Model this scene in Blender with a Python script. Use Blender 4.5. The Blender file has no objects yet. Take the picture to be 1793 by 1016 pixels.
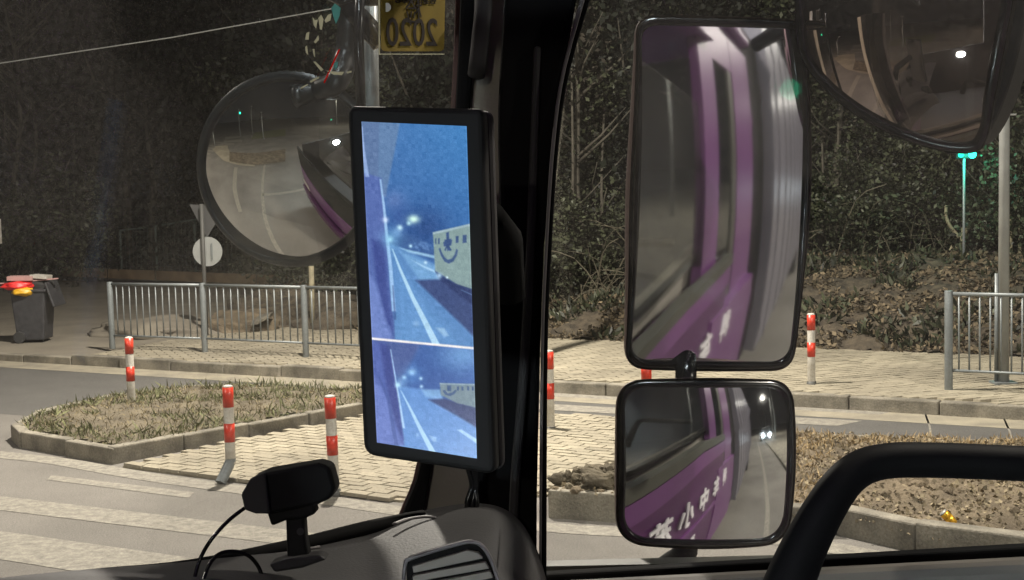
import bpy, bmesh, math, random
import numpy as np
from mathutils import Vector, Matrix, noise
random.seed(7); rng = np.random.default_rng(7)
sc = bpy.context.scene
COL = sc.collection

# ------------------------------------------------------------ camera
f, cx, cy = 2500.0, 896.5, 508.0
_p, _ro = math.atan(198/2500), math.radians(1.35)
fw = np.array([0, math.cos(_p), -math.sin(_p)]); u0 = np.array([0, math.sin(_p), math.cos(_p)]); Xw = np.array([1., 0, 0])
rv = math.cos(_ro)*Xw - math.sin(_ro)*u0; uv = math.cos(_ro)*u0 + math.sin(_ro)*Xw
C = np.array([0, 0, 2.6])
cam = bpy.data.cameras.new('camera'); co = bpy.data.objects.new('camera', cam); COL.objects.link(co)
m = Matrix(((rv[0], uv[0], -fw[0], C[0]), (rv[1], uv[1], -fw[1], C[1]), (rv[2], uv[2], -fw[2], C[2]), (0, 0, 0, 1)))
co.matrix_world = m
cam.sensor_fit = 'HORIZONTAL'; cam.sensor_width = 36; cam.lens = 36*f/1793
cam.clip_start = 0.05; cam.clip_end = 600
sc.camera = co
# ------------------------------------------------------------ world and exposure
w = bpy.data.worlds.new('World'); sc.world = w; w.use_nodes = True
bg = w.node_tree.nodes['Background']; bg.inputs[0].default_value = (0.55, 0.55, 0.62, 1); bg.inputs[1].default_value = 0.012
sc.view_settings.view_transform = 'Standard'; sc.view_settings.look = 'None'
sc.view_settings.exposure = 0.0; sc.view_settings.gamma = 1
sc.render.engine = 'CYCLES'
sc.cycles.max_bounces = 8; sc.cycles.use_denoising = True; sc.cycles.transparent_max_bounces = 16
sc.cycles.sample_clamp_indirect = 4.0; sc.cycles.caustics_reflective = False; sc.cycles.caustics_refractive = False

# ------------------------------------------------------------ geometry of the place
A = math.radians(52)                                    # the truck's heading, left of the view
F = np.array([-math.sin(A), math.cos(A), 0]); R = np.array([math.cos(A), math.sin(A), 0]); U = np.array([0, 0, 1.])
def ray(x, y): return fw + rv*(x-cx)/f + uv*(cy-y)/f
def P(x, y, d): return C + ray(x, y)*d
def G(x, y, z=0.0):
    d = ray(x, y); return C + d*((z-C[2])/d[2])
def TW(a, b, z): return np.array([0, 0, 0]) + F*a + R*b + U*z      # truck frame: a ahead, b to the right, z above ground
def nz(v): v = np.asarray(v, float); return v/np.linalg.norm(v)
def on(x, y, p0, n):
    d = ray(x, y); return C + d*(((p0-C)@n)/(d@n))

# ------------------------------------------------------------ materials
def mat(name, col, rough=0.7, metal=0.0, var=0.0, scale=8.0, bump=0.0, bscale=60.0, spec=0.5, col2=None, detail=4.0, island=0.0, coat=0.0, speck=None, dist=0.01):
    m = bpy.data.materials.new(name); m.use_nodes = True; nt = m.node_tree; b = nt.nodes['Principled BSDF']
    b.inputs['Roughness'].default_value = rough; b.inputs['Metallic'].default_value = metal
    b.inputs['Specular IOR Level'].default_value = spec; b.inputs['Coat Weight'].default_value = coat
    L = nt.links; N = nt.nodes.new
    tc = N('ShaderNodeTexCoord')
    c4 = (*col, 1); out = None
    if var > 0 or col2:
        n1 = N('ShaderNodeTexNoise'); n1.inputs['Scale'].default_value = scale; n1.inputs['Detail'].default_value = detail
        L.new(tc.outputs['Object'], n1.inputs['Vector'])
        cr = N('ShaderNodeValToRGB'); cr.color_ramp.elements[0].position = 0.34; cr.color_ramp.elements[1].position = 0.66
        lo = tuple(c*(1-var) for c in col) if not col2 else col2
        hi = tuple(min(1, c*(1+var)) for c in col) if not col2 else col
        cr.color_ramp.elements[0].color = (*lo, 1); cr.color_ramp.elements[1].color = (*hi, 1)
        L.new(n1.outputs['Fac'], cr.inputs[0]); out = cr.outputs[0]
    else:
        rgb = N('ShaderNodeRGB'); rgb.outputs[0].default_value = c4; out = rgb.outputs[0]
    if island > 0:
        g = N('ShaderNodeNewGeometry'); mr = N('ShaderNodeMapRange'); mr.inputs[3].default_value = 1-island; mr.inputs[4].default_value = 1+island
        L.new(g.outputs['Random Per Island'], mr.inputs[0])
        mx = N('ShaderNodeVectorMath'); mx.operation = 'SCALE'; L.new(out, mx.inputs[0]); L.new(mr.outputs[0], mx.inputs['Scale']); out = mx.outputs[0]
    if speck:
        n3 = N('ShaderNodeTexNoise'); n3.inputs['Scale'].default_value = speck[0]; n3.inputs['Detail'].default_value = 2
        L.new(tc.outputs['Object'], n3.inputs['Vector'])
        mr = N('ShaderNodeMapRange'); mr.inputs[1].default_value = 0.3; mr.inputs[2].default_value = 0.7
        mr.inputs[3].default_value = 1-speck[1]; mr.inputs[4].default_value = 1+speck[1]; L.new(n3.outputs['Fac'], mr.inputs[0])
        mx = N('ShaderNodeVectorMath'); mx.operation = 'SCALE'; L.new(out, mx.inputs[0]); L.new(mr.outputs[0], mx.inputs['Scale']); out = mx.outputs[0]
    L.new(out, b.inputs['Base Color'])
    if bump > 0:
        n2 = N('ShaderNodeTexNoise'); n2.inputs['Scale'].default_value = bscale; n2.inputs['Detail'].default_value = 5
        L.new(tc.outputs['Object'], n2.inputs['Vector'])
        bp = N('ShaderNodeBump'); bp.inputs['Strength'].default_value = bump; bp.inputs['Distance'].default_value = dist
        L.new(n2.outputs['Fac'], bp.inputs['Height']); L.new(bp.outputs[0], b.inputs['Normal'])
    return m
def emis(name, col, s):
    m = bpy.data.materials.new(name); m.use_nodes = True; nt = m.node_tree; nt.nodes.clear()
    e = nt.nodes.new('ShaderNodeEmission'); e.inputs[0].default_value = (*col, 1); e.inputs[1].default_value = s
    o = nt.nodes.new('ShaderNodeOutputMaterial'); nt.links.new(e.outputs[0], o.inputs[0]); return m
def glass(name, dust=0.03, refl=1.0, streak=True):
    m = bpy.data.materials.new(name); m.use_nodes = True; nt = m.node_tree; nt.nodes.clear(); N = nt.nodes.new; L = nt.links
    tr = N('ShaderNodeBsdfTransparent'); tr.inputs[0].default_value = (0.97, 0.98, 0.97, 1)
    gl = N('ShaderNodeBsdfGlossy'); gl.inputs['Roughness'].default_value = 0.02
    fr = N('ShaderNodeFresnel'); fr.inputs[0].default_value = 1.5
    mr = N('ShaderNodeMath'); mr.operation = 'MULTIPLY'; mr.inputs[1].default_value = 0.5*refl; L.new(fr.outputs[0], mr.inputs[0])
    mx = N('ShaderNodeMixShader'); L.new(mr.outputs[0], mx.inputs[0]); L.new(tr.outputs[0], mx.inputs[1]); L.new(gl.outputs[0], mx.inputs[2])
    df = N('ShaderNodeBsdfDiffuse'); df.inputs[0].default_value = (0.62, 0.58, 0.54, 1)
    tl = N('ShaderNodeBsdfTranslucent'); tl.inputs[0].default_value = (0.62, 0.58, 0.54, 1)
    ad = N('ShaderNodeMixShader'); ad.inputs[0].default_value = 0.6; L.new(df.outputs[0], ad.inputs[1]); L.new(tl.outputs[0], ad.inputs[2])
    tc = N('ShaderNodeTexCoord'); n1 = N('ShaderNodeTexNoise'); n1.inputs['Scale'].default_value = 2.6; n1.inputs['Detail'].default_value = 3
    n2 = N('ShaderNodeTexNoise'); n2.inputs['Scale'].default_value = 160; n2.inputs['Detail'].default_value = 2
    L.new(tc.outputs['Object'], n1.inputs[0]); L.new(tc.outputs['Object'], n2.inputs[0])
    a1 = N('ShaderNodeMapRange'); a1.inputs[1].default_value = 0.44; a1.inputs[2].default_value = 0.56; a1.inputs[3].default_value = dust*0.55; a1.inputs[4].default_value = dust*1.25  # dust film, its patches also standing in for reflected bands of the dashboard
    L.new(n1.outputs['Fac'], a1.inputs[0])
    a2 = N('ShaderNodeMapRange'); a2.inputs[1].default_value = 0.4; a2.inputs[2].default_value = 0.75; a2.inputs[3].default_value = 0.75; a2.inputs[4].default_value = 1.6
    L.new(n2.outputs['Fac'], a2.inputs[0])
    mm = N('ShaderNodeMath'); mm.operation = 'MULTIPLY'; L.new(a1.outputs[0], mm.inputs[0]); L.new(a2.outputs[0], mm.inputs[1])
    m2 = N('ShaderNodeMixShader'); L.new(mm.outputs[0], m2.inputs[0]); L.new(mx.outputs[0], m2.inputs[1]); L.new(ad.outputs[0], m2.inputs[2])
    o = N('ShaderNodeOutputMaterial'); L.new(m2.outputs[0], o.inputs[0]); return m
def mirror_mat(name, rough, dust=0.03, tint=(0.85, 0.86, 0.87)):
    m = bpy.data.materials.new(name); m.use_nodes = True; nt = m.node_tree; nt.nodes.clear(); N = nt.nodes.new; L = nt.links
    g = N('ShaderNodeBsdfGlossy'); g.inputs[0].default_value = (*tint, 1); g.inputs['Roughness'].default_value = rough
    d = N('ShaderNodeBsdfDiffuse'); d.inputs[0].default_value = (0.5, 0.47, 0.43, 1)
    x = N('ShaderNodeMixShader'); x.inputs[0].default_value = dust
    L.new(g.outputs[0], x.inputs[1]); L.new(d.outputs[0], x.inputs[2])
    o = N('ShaderNodeOutputMaterial'); L.new(x.outputs[0], o.inputs[0]); return m
M = dict(
 asphalt=mat('asphalt', (0.150, 0.139, 0.124), 0.9, var=0.20, scale=0.55, bump=0.6, bscale=70, speck=(90, 0.30), detail=6),
 asphalt_new=mat('dark asphalt', (0.088, 0.084, 0.078), 0.88, var=0.10, scale=1.2, bump=0.6, bscale=80, speck=(90, 0.25)),
 paint=mat('road paint', (0.265, 0.247, 0.205), 0.8, col2=(0.165, 0.152, 0.13), scale=14, detail=8, bump=0.3, bscale=90, speck=(80, 0.22)),
 paver=mat('paver', (0.325, 0.29, 0.215), 0.85, col2=(0.22, 0.195, 0.145), scale=0.7, detail=7, island=0.12, bump=0.3, bscale=90, speck=(50, 0.12)),
 joint=mat('sand joint', (0.25, 0.22, 0.16), 0.95, var=0.2, scale=12, bump=0.4),
 kerb=mat('kerb concrete', (0.27, 0.245, 0.195), 0.85, col2=(0.11, 0.10, 0.08), scale=3, detail=8, bump=0.6, bscale=40, speck=(60, 0.2)),
 concrete=mat('driveway concrete', (0.23, 0.205, 0.16), 0.9, col2=(0.17, 0.15, 0.12), scale=1.3, detail=8, bump=0.5, bscale=60),
 gutter=mat('pale gutter concrete', (0.30, 0.27, 0.20), 0.9, col2=(0.2, 0.18, 0.14), scale=3, detail=8),
 crumb=mat('soil crumbs', (0.22, 0.18, 0.115), 0.95, island=0.6),
 straw_dull=mat('dull dead grass', (0.19, 0.155, 0.085), 0.9, island=0.5),
 soil_dull=mat('island soil', (0.155, 0.13, 0.088), 0.95, col2=(0.08, 0.066, 0.045), scale=4, detail=8, bump=0.8, bscale=30, dist=0.03),
 rimgrey=mat('dark grey mirror rim', (0.018, 0.019, 0.019), 0.3),
 soil=mat('soil', (0.10, 0.08, 0.054), 0.95, col2=(0.03, 0.024, 0.017), scale=6, detail=8, bump=0.9, bscale=26, dist=0.03),
 soil_pale=mat('dry soil', (0.185, 0.145, 0.095), 0.95, col2=(0.07, 0.054, 0.035), scale=3, detail=8, bump=0.9, bscale=30, dist=0.03),
 litter=mat('leaf litter', (0.115, 0.090, 0.056), 0.9, island=0.8),
 leaf=mat('leaf', (0.040, 0.045, 0.026), 0.5, island=0.9, spec=0.3),  # wide random tone per leaf paints in lit specks among dark gaps
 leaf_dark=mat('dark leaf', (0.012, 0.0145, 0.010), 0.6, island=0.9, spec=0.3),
 leaf_brown=mat('withered leaf', (0.030, 0.026, 0.020), 0.7, island=0.5, spec=0.2),
 straw=mat('dry grass', (0.34, 0.25, 0.13), 0.9, island=0.45),
 green=mat('green grass', (0.12, 0.125, 0.055), 0.85, island=0.45),
 bark=mat('bark', (0.075, 0.067, 0.052), 0.9, var=0.3, scale=6, bump=0.6, bscale=20),
 bark_pale=mat('pale bark', (0.26, 0.23, 0.15), 0.85, var=0.25, scale=9, bump=0.5, bscale=30),
 white=mat('white paint', (0.58, 0.56, 0.51), 0.5, col2=(0.42, 0.39, 0.33), scale=7, detail=9, speck=(60, 0.12)),
 red=mat('red reflective', (0.66, 0.045, 0.02), 0.35, col2=(0.48, 0.04, 0.02), scale=12, detail=8, speck=(60, 0.12)),
 galv=mat('galvanised steel', (0.20, 0.22, 0.225), 0.45, metal=0.25, var=0.1, scale=6, speck=(40, 0.1)),
 steel=mat('pale painted steel', (0.33, 0.34, 0.33), 0.4, metal=0.2, var=0.08, scale=5),
 bin=mat('grey bin plastic', (0.042, 0.042, 0.046), 0.5, var=0.2, scale=12),
 tyre=mat('rubber', (0.03, 0.03, 0.03), 0.8),
 black=mat('black plastic', (0.009, 0.009, 0.009), 0.62, bump=0.15, bscale=400, dist=0.001, spec=0.25),
 gloss=mat('gloss black plastic', (0.008, 0.008, 0.009), 0.22),
 seal=mat('black rubber', (0.006, 0.006, 0.006), 0.85, spec=0.2),
 grey=mat('dark grey trim', (0.035, 0.034, 0.034), 0.65, bump=0.2, bscale=300, dist=0.001),
 lightseal=mat('window seal edge', (0.16, 0.15, 0.15), 0.5),
 dash=mat('grained dashboard plastic', (0.075, 0.074, 0.074), 0.6, var=0.10, scale=10, bump=0.35, bscale=260, dist=0.002),
 door=mat('grey door plastic', (0.24, 0.225, 0.195), 0.6, bump=0.25, bscale=260, dist=0.002),
 beige=mat('beige fabric trim', (0.42, 0.40, 0.33), 0.9, var=0.1, scale=10, bump=0.3, bscale=180, dist=0.002),
 brown=mat('reddish brown edge reflection', (0.11, 0.05, 0.045), 0.5),
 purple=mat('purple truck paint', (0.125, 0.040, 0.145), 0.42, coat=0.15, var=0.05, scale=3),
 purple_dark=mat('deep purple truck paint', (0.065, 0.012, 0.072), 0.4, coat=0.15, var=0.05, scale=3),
 olive=mat('grey olive belt strip', (0.06, 0.06, 0.048), 0.5),
 sign_dark=mat('dark weathered steel', (0.07, 0.07, 0.065), 0.6),
 silver=mat('silver body panel', (0.22, 0.21, 0.25), 0.35, metal=0.4, var=0.08, scale=2),
 housing=mat('mirror housing brown', (0.115, 0.072, 0.065), 0.5, bump=0.15, bscale=300, dist=0.001),
 yellow=mat('yellow sticker', (0.20, 0.14, 0.015), 0.6, var=0.1, scale=30),
 ink=mat('sticker ink', (0.012, 0.006, 0.002), 0.7),
 gold=mat('gold can', (0.9, 0.5, 0.04), 0.25, metal=0.6),
 bagred=mat('red bag', (0.75, 0.03, 0.03), 0.4), bagyel=mat('yellow bag', (0.75, 0.42, 0.02), 0.4),
 card=mat('pink grey board', (0.45, 0.27, 0.25), 0.8, var=0.1), 
 plank=mat('weathered brown board', (0.16, 0.11, 0.065), 0.9, var=0.3, scale=3),
 letters=mat('white lettering', (0.7, 0.68, 0.7), 0.5),
 windshield=glass('windshield glass', 0.034, 0.3), side=glass('side window glass', 0.016, 0.8), cabglass=mat('dark cab glass', (0.01, 0.012, 0.012), 0.05),
 mirror_a=mirror_mat('door mirror glass', 0.05, 0.05), mirror_b=mirror_mat('wide mirror glass', 0.045, 0.04), mirror_c=mirror_mat('round mirror glass', 0.012, 0.02, (0.88, 0.86, 0.82)), mirror_d=mirror_mat('kerb mirror glass', 0.015, 0.03, (0.50, 0.40, 0.37)),
)

# ------------------------------------------------------------ mesh helpers
def finish(name, bm, material, parent=None, smooth=False, bevel=0.0, seg=2):
    me = bpy.data.meshes.new(name); bmesh.ops.recalc_face_normals(bm, faces=bm.faces) if not getattr(bm, '_keep', False) else None
    bm.to_mesh(me); bm.free(); me.materials.append(material)
    if smooth: me.polygons.foreach_set('use_smooth', [True]*len(me.polygons))
    o = bpy.data.objects.new(name, me); COL.objects.link(o)
    if parent: o.parent = parent; o.matrix_parent_inverse = Matrix.Translation(-Vector(parent_world(parent)))
    if bevel > 0:
        md = o.modifiers.new('bevel', 'BEVEL'); md.width = bevel; md.segments = seg; md.limit_method = 'ANGLE'; md.angle_limit = math.radians(35)
    return o
def parent_world(p):
    v = Vector(p.location)
    while p.parent: p = p.parent; v += Vector(p.location) if p.type == 'EMPTY' else Vector()
    return v
def raw(name, verts, faces, material, parent=None, smooth=False):
    me = bpy.data.meshes.new(name); me.from_pydata([tuple(v) for v in verts], [], faces); me.update(); me.materials.append(material)
    if smooth: me.polygons.foreach_set('use_smooth', [True]*len(me.polygons))
    o = bpy.data.objects.new(name, me); COL.objects.link(o)
    if parent: o.parent = parent; o.matrix_parent_inverse = Matrix.Translation(-Vector(parent_world(parent)))
    return o
def tag(o, label=None, cat=None, group=None, kind=None):
    if label: o['label'] = label
    if cat: o['category'] = cat
    if group: o['group'] = group
    if kind: o['kind'] = kind
    return o
def thing(name, loc, label, cat, group=None):
    o = bpy.data.objects.new(name, None); COL.objects.link(o); o.location = Vector(loc); o.empty_display_size = 0.1
    return tag(o, label, cat, group)
def clone(root, loc, label=None, rotz=0):
    c = root.copy(); COL.objects.link(c); c.location = Vector(loc); c.rotation_euler = (0, 0, rotz)
    if label: c['label'] = label
    for ch in list(root.children):
        k = ch.copy(); COL.objects.link(k); k.parent = c
        for g in list(ch.children):
            q = g.copy(); COL.objects.link(q); q.parent = k
    return c
def B(): return bmesh.new()
def box(bm, c, s, rot=None):
    mt = Matrix.Translation(Vector(c)) @ (rot.to_4x4() if rot else Matrix()) @ Matrix.Diagonal((*s, 1))
    bmesh.ops.create_cube(bm, size=1, matrix=mt); return bm
def prism(bm, pts, vec):
    n = len(pts); a = [bm.verts.new(Vector(p)) for p in pts]; b = [bm.verts.new(Vector(np.asarray(p)+vec)) for p in pts]
    bm.faces.new(a); bm.faces.new(b[::-1])
    for i in range(n): bm.faces.new((a[i], b[i], b[(i+1) % n], a[(i+1) % n]))
    return bm
def cyl(bm, p0, p1, r0, r1=None, n=16, caps=True):
    r1 = r0 if r1 is None else r1; return tube(bm, [p0, p1], [r0, r1], n, caps)
def tube(bm, pts, rad, n=12, caps=True, flat=1.0, flatdir=None):
    pts = [np.asarray(p, float) for p in pts]; k = len(pts)
    if not hasattr(rad, '__len__'): rad = [rad]*k
    t = nz(pts[1]-pts[0]); up = np.array([0, 0, 1.]) if abs(t[2]) < 0.9 else np.array([1., 0, 0])
    if flatdir is not None: up = np.asarray(flatdir, float)
    x = nz(np.cross(t, up)); rings = []
    for i in range(k):
        t = nz((pts[min(i+1, k-1)]-pts[max(i-1, 0)])); x = nz(x-t*(x@t)); y = np.cross(t, x)
        rings.append([bm.verts.new(Vector(pts[i]+rad[i]*(math.cos(a)*x+flat*math.sin(a)*y))) for a in np.linspace(0, 2*math.pi, n, endpoint=False)])
    for i in range(k-1):
        for j in range(n): bm.faces.new((rings[i][j], rings[i][(j+1) % n], rings[i+1][(j+1) % n], rings[i+1][j]))
    if caps: bm.faces.new(rings[0][::-1]); bm.faces.new(rings[-1])
    return bm
def ball(bm, c, r, u=12, v=8, sz=1.0):
    bmesh.ops.create_uvsphere(bm, u_segments=u, v_segments=v, radius=r, matrix=Matrix.Translation(Vector(c)) @ Matrix.Diagonal((1, 1, sz, 1))); return bm
def smoothpts(pts, n=8, closed=False):
    pts = [np.asarray(p, float) for p in pts]; out = []; k = len(pts)
    rngk = range(k) if closed else range(k-1)
    for i in rngk:
        g = lambda j: pts[j % k] if closed else pts[min(max(j, 0), k-1)]
        p0, p1, p2, p3 = g(i-1), g(i), g(i+1), g(i+2)
        for s in np.arange(n)/n:
            out.append(0.5*((2*p1)+(-p0+p2)*s+(2*p0-5*p1+4*p2-p3)*s*s+(-p0+3*p1-3*p2+p3)*s**3))
    if not closed: out.append(pts[-1])
    return out
def inside(x, y, poly):
    c = False; n = len(poly); j = n-1
    for i in range(n):
        xi, yi = poly[i][0], poly[i][1]; xj, yj = poly[j][0], poly[j][1]
        if (yi > y) != (yj > y) and x < (xj-xi)*(y-yi)/(yj-yi)+xi: c = not c
        j = i
    return c

# ------------------------------------------------------------ ground and roads
E1 = nz([0.875, -0.48, 0]); E2 = np.array([0.48, 0.875, 0]); E2 = nz(E2)       # along the far road, across it
KZ = 0.14
tag(raw('ground', [(-300, -300, -0.010), (300, -300, -0.010), (300, 300, -0.010), (-300, 300, -0.010)], [(0, 1, 2, 3)], M['asphalt']), kind='structure')
def sheet(name, pts, z, material, parent=None):
    return raw(name, [(p[0], p[1], z) for p in pts], [tuple(range(len(pts)))], material, parent)
def GZ(x, y, z=0): return G(x, y, z)[:2]
# newer, darker strip of the far road
a0 = G(150, 640); far = lambda s, o: (a0 + E1*s + E2*o)[:2]
tag(sheet('far_road', [far(-40, -3.6), far(60, -3.6), far(60, -0.28), far(-40, -0.28)], -0.0075, M['asphalt_new']), kind='structure')
tag(sheet('gutter_strip', [far(-24, -0.6), far(60, -0.42), far(60, 0.1), far(-24, 0.1)], -0.005, M['gutter']), kind='structure')
# near edge line, crossings
el = [G(-120, 780), G(0, 795), G(100, 806), G(250, 832), G(400, 853), G(560, 873), G(700, 893), G(830, 908), G(1000, 925), G(1200, 935), G(1400, 948), G(1600, 985), G(1793, 1010)]
def strip(name, pts, wd, z, material, parent=None):
    vs = []; n = len(pts)
    for i, p in enumerate(pts):
        t = nz(pts[min(i+1, n-1)]-pts[max(i-1, 0)]); s = np.array([-t[1], t[0], 0]); vs += [np.array([p[0], p[1], z])+s*wd/2, np.array([p[0], p[1], z])-s*wd/2]
    return raw(name, vs, [(2*i, 2*i+1, 2*i+3, 2*i+2) for i in range(n-1)], material, parent)
tag(strip('edge_line', smoothpts(el, 4), 0.26, -0.0065, M['paint']), kind='structure')
cw = bpy.data.objects.new('near_crosswalk', None); COL.objects.link(cw); cw['kind'] = 'structure'
def quadpx(name, px, z, material, parent):
    return raw(name, [(*GZ(x, y, z), z) for x, y in px], [(0, 1, 2, 3)], material, parent)
quadpx('stripe', [(-260, 838), (-260, 862), (640, 993), (1000, 1010)][:2]+[(760, 985), (760, 958)], -0.0065, M['paint'], cw)
quadpx('stripe', [(-260, 893), (-260, 938), (620, 1078), (640, 1020)], -0.0065, M['paint'], cw)
quadpx('stripe', [(-260, 968), (-260, 1030), (300, 1140), (310, 1066)], -0.0065, M['paint'], cw)
quadpx('stripe', [(90, 832), (82, 840), (330, 872), (340, 862)], -0.0065, M['paint'], cw)
cf = bpy.data.objects.new('far_crosswalk', None); COL.objects.link(cf); cf['kind'] = 'structure'
for px in ([(640, 668), (640, 676), (1540, 726), (1585, 716)], [(640, 690), (640, 700), (1465, 746), (1510, 737)], [(640, 712), (640, 722), (1330, 764), (1370, 756)]):
    quadpx('stripe', px, -0.004, M['paint'], cf)
quadpx('stripe', [(1640, 800), (1720, 835), (2100, 770), (2000, 745)], -0.004, M['paint'], cf)
for k, (xa, ya, xb, yb) in enumerate([(1618, 718, 1632, 775), (1757, 730, 1775, 785)]):
    strip('road_crack', [G(xa, ya), G((xa+xb)/2+3, (ya+yb)/2), G(xb, yb)], 0.02, -0.005, M['paint'], cf)
for k in range(7):                               # crossing and lane marks ahead and left, seen in the round mirror
    o0 = np.array([-13.0, 3.0, 0])+np.array([-0.7, -0.9, 0])*k; quad = [o0, o0+np.array([-3.2, 2.2, 0]), o0+np.array([-3.5, 1.75, 0]), o0+np.array([-.3, -.45, 0])]
    raw('stripe', [(p[0], p[1], -0.0065) for p in quad], [(0, 1, 2, 3)], M['paint'], cw)
ll = bpy.data.objects.new('lane_lines', None); COL.objects.link(ll); ll['kind'] = 'structure'
strip('line', [TW(a, 2.75, 0) for a in (0.5, -10, -90)], 0.15, -0.0065, M['paint'], ll)
strip('line', [TW(a, -1.9, 0) for a in (3.4, -10, -90)], 0.15, -0.0065, M['paint'], ll)
strip('line', smoothpts([TW(3.5, -6, 0), TW(3.4, -2, 0), TW(3.3, 0, 0), TW(3.0, 1.6, 0), TW(2.0, 2.6, 0), TW(0.5, 2.75, 0)], 5), 0.16, -0.0065, M['paint'], ll)
# rear kerb and verge beside the truck (seen in the mirrors)
o = B(); box(o, (0, 0, 0), (1, 1, 1)); 
def tbox(bm, a0_, a1_, b0_, b1_, z0, z1):
    pts = [TW(a0_, b0_, z0), TW(a1_, b0_, z0), TW(a1_, b1_, z0), TW(a0_, b1_, z0)]; return prism(bm, pts, np.array([0, 0, z1-z0]))
o.free()
tag(finish('rear_verge', tbox(B(), -90, -6, 4.2, 16, -0.02, 0.13), M['kerb']), kind='structure')

# pavers ---------------------------------------------------------
def pavers(name, poly, z, parent, L=0.24, W=0.12, ang=0.0, ex=None, h=0.03, tilt=0.004, gap=0.008):
    xs = [p[0] for p in poly]; ys = [p[1] for p in poly]; ca, sa = math.cos(ang), math.sin(ang)
    u = [(x*ca+y*sa, -x*sa+y*ca) for x, y in poly]; u0_, u1_ = min(a for a, b in u), max(a for a, b in u); v0_, v1_ = min(b for a, b in u), max(b for a, b in u)
    V = []; Fc = []; r = 0; v = v0_
    while v < v1_:
        q = u0_-L*(0.5 if r % 2 else 0)
        while q < u1_:
            cu, cv = q+L/2, v+W/2; x, y = cu*ca-cv*sa, cu*sa+cv*ca
            if inside(x, y, poly):
                n0 = noise.noise(Vector((x*0.7, y*0.7, 3)))*0.012
                b = len(V); t1, t2, dz = random.gauss(0, tilt), random.gauss(0, tilt), random.gauss(0, 0.0012)+n0
                for (su, sv, zz, k) in ((-1, -1, -h, 1), (1, -1, -h, 1), (1, 1, -h, 1), (-1, 1, -h, 1), (-1, -1, 0, .96), (1, -1, 0, .96), (1, 1, 0, .96), (-1, 1, 0, .96)):
                    pu, pv = cu+su*k*(L-gap)/2, cv+sv*k*(W-gap)/2
                    V.append((pu*ca-pv*sa, pu*sa+pv*ca, z+zz+dz+(su*t1+sv*t2 if zz == 0 else 0)))
                Fc += [(b+4, b+5, b+6, b+7), (b, b+1, b+5, b+4), (b+1, b+2, b+6, b+5), (b+2, b+3, b+7, b+6), (b+3, b, b+4, b+7)]
            q += L
        v += W; r += 1
    return tag(raw(name, V, Fc, M['paver'], parent), kind='stuff')
def kerb(parent, pts, step=0.98, h=KZ, wd=0.15, zb=-0.05, jit=0.008, material=None):
    """kerb stones laid one after another along pts (front edge), the body on the left-hand side"""
    seg = []
    for a, b in zip(pts[:-1], pts[1:]):
        L = np.linalg.norm(b-a); n = max(1, round(L/step))
        for k in range(n): seg.append((a+(b-a)*k/n, a+(b-a)*(k+1)/n))
    for a, b in seg:
        t = nz((b-a)*np.array([1, 1, 0])); s = np.array([-t[1], t[0], 0]); g = 0.007
        j = s*random.gauss(0, jit); dz = random.gauss(0, jit*0.7)
        q = [a+t*g+j, b-t*g+j, b-t*g+s*wd+j, a+t*g+s*wd+j]
        bm = prism(B(), [np.array([p[0], p[1], zb]) for p in q], np.array([0, 0, h-zb+dz]))
        finish('kerb_stone', bm, material or M['kerb'], parent, bevel=0.015)
# far sidewalk ---------------------------------------------------
S = lambda s, o, z=0: np.array([*far(s, o), z])
swp = [far(-0.2, 0.13), far(46, 0.13), far(46, 4.0), far(-0.2, 4.6)]
sw = tag(finish('far_sidewalk', prism(B(), [(*p, -0.05) for p in swp], np.array([0, 0, KZ-0.02+0.05])), M['joint']), kind='structure')
pavers('paver_field', [far(-0.1, 0.16), far(24, 0.16), far(24, 3.9), far(-0.1, 4.4)], KZ+0.004, sw, L=0.26, W=0.13, ang=math.radians(22), gap=0.010, tilt=0.0012)
kerb(sw, [S(-0.3, 0), S(18, 0), S(34, 0)])
# driveway apron left of it
dw = tag(finish('driveway', prism(B(), [(*far(-26, 0.13), -0.05), (*far(-0.2, 0.13), -0.05), (*far(-0.2, 5.2), -0.05), (-7.5, 44, -0.05), (-34, 44, -0.05)], np.array([0, 0, 0.15])), M['concrete']), kind='structure')
kerb(dw, [S(-22, 0), S(-0.3, 0)], h=0.11)
# traffic island, left, with grass; paved refuge; soil bed on the right ------
Q = lambda x, y, z=0: np.array([*GZ(x, y, z), z])
isl = [Q(35, 783), Q(200, 812), Q(420, 770), Q(640, 728), Q(760, 712), Q(760, 697), Q(640, 700), Q(420, 692), Q(330, 694), Q(200, 711), Q(60, 745), Q(20, 768)]
isl_poly = [(p[0], p[1]) for p in isl]
cen = np.mean([p for p in isl], axis=0)
inner = [tuple((p+(cen-p)/np.linalg.norm(cen-p)*0.1)[:2]) for p in isl]
ti = tag(finish('grass_island', prism(B(), [(*p, -0.05) for p in inner], np.array([0, 0, 0.16])), M['soil_pale']), kind='structure')
kerb(ti, [isl[0], isl[1], isl[3], isl[4]], step=0.9, wd=0.12, h=0.15, material=M['kerb'])
kerb(ti, [isl[4], isl[5], isl[6], isl[7], isl[8], isl[9], isl[10], isl[11], isl[0]], step=0.9, wd=0.12, h=0.15)
ref = [Q(215, 818), Q(420, 773), Q(640, 731), Q(760, 716), Q(960, 728), Q(1180, 742), Q(1100, 800), Q(960, 868), Q(700, 878), Q(560, 860), Q(400, 842)]
refp = [(p[0], p[1]) for p in ref]
rf = tag(finish('refuge_base', prism(B(), [(*p, -0.05) for p in refp], np.array([0, 0, 0.06])), M['joint']), kind='structure')
pavers('paver_field', refp, 0.03, rf, L=0.24, W=0.12, ang=math.radians(-33), tilt=0.0011)
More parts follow.
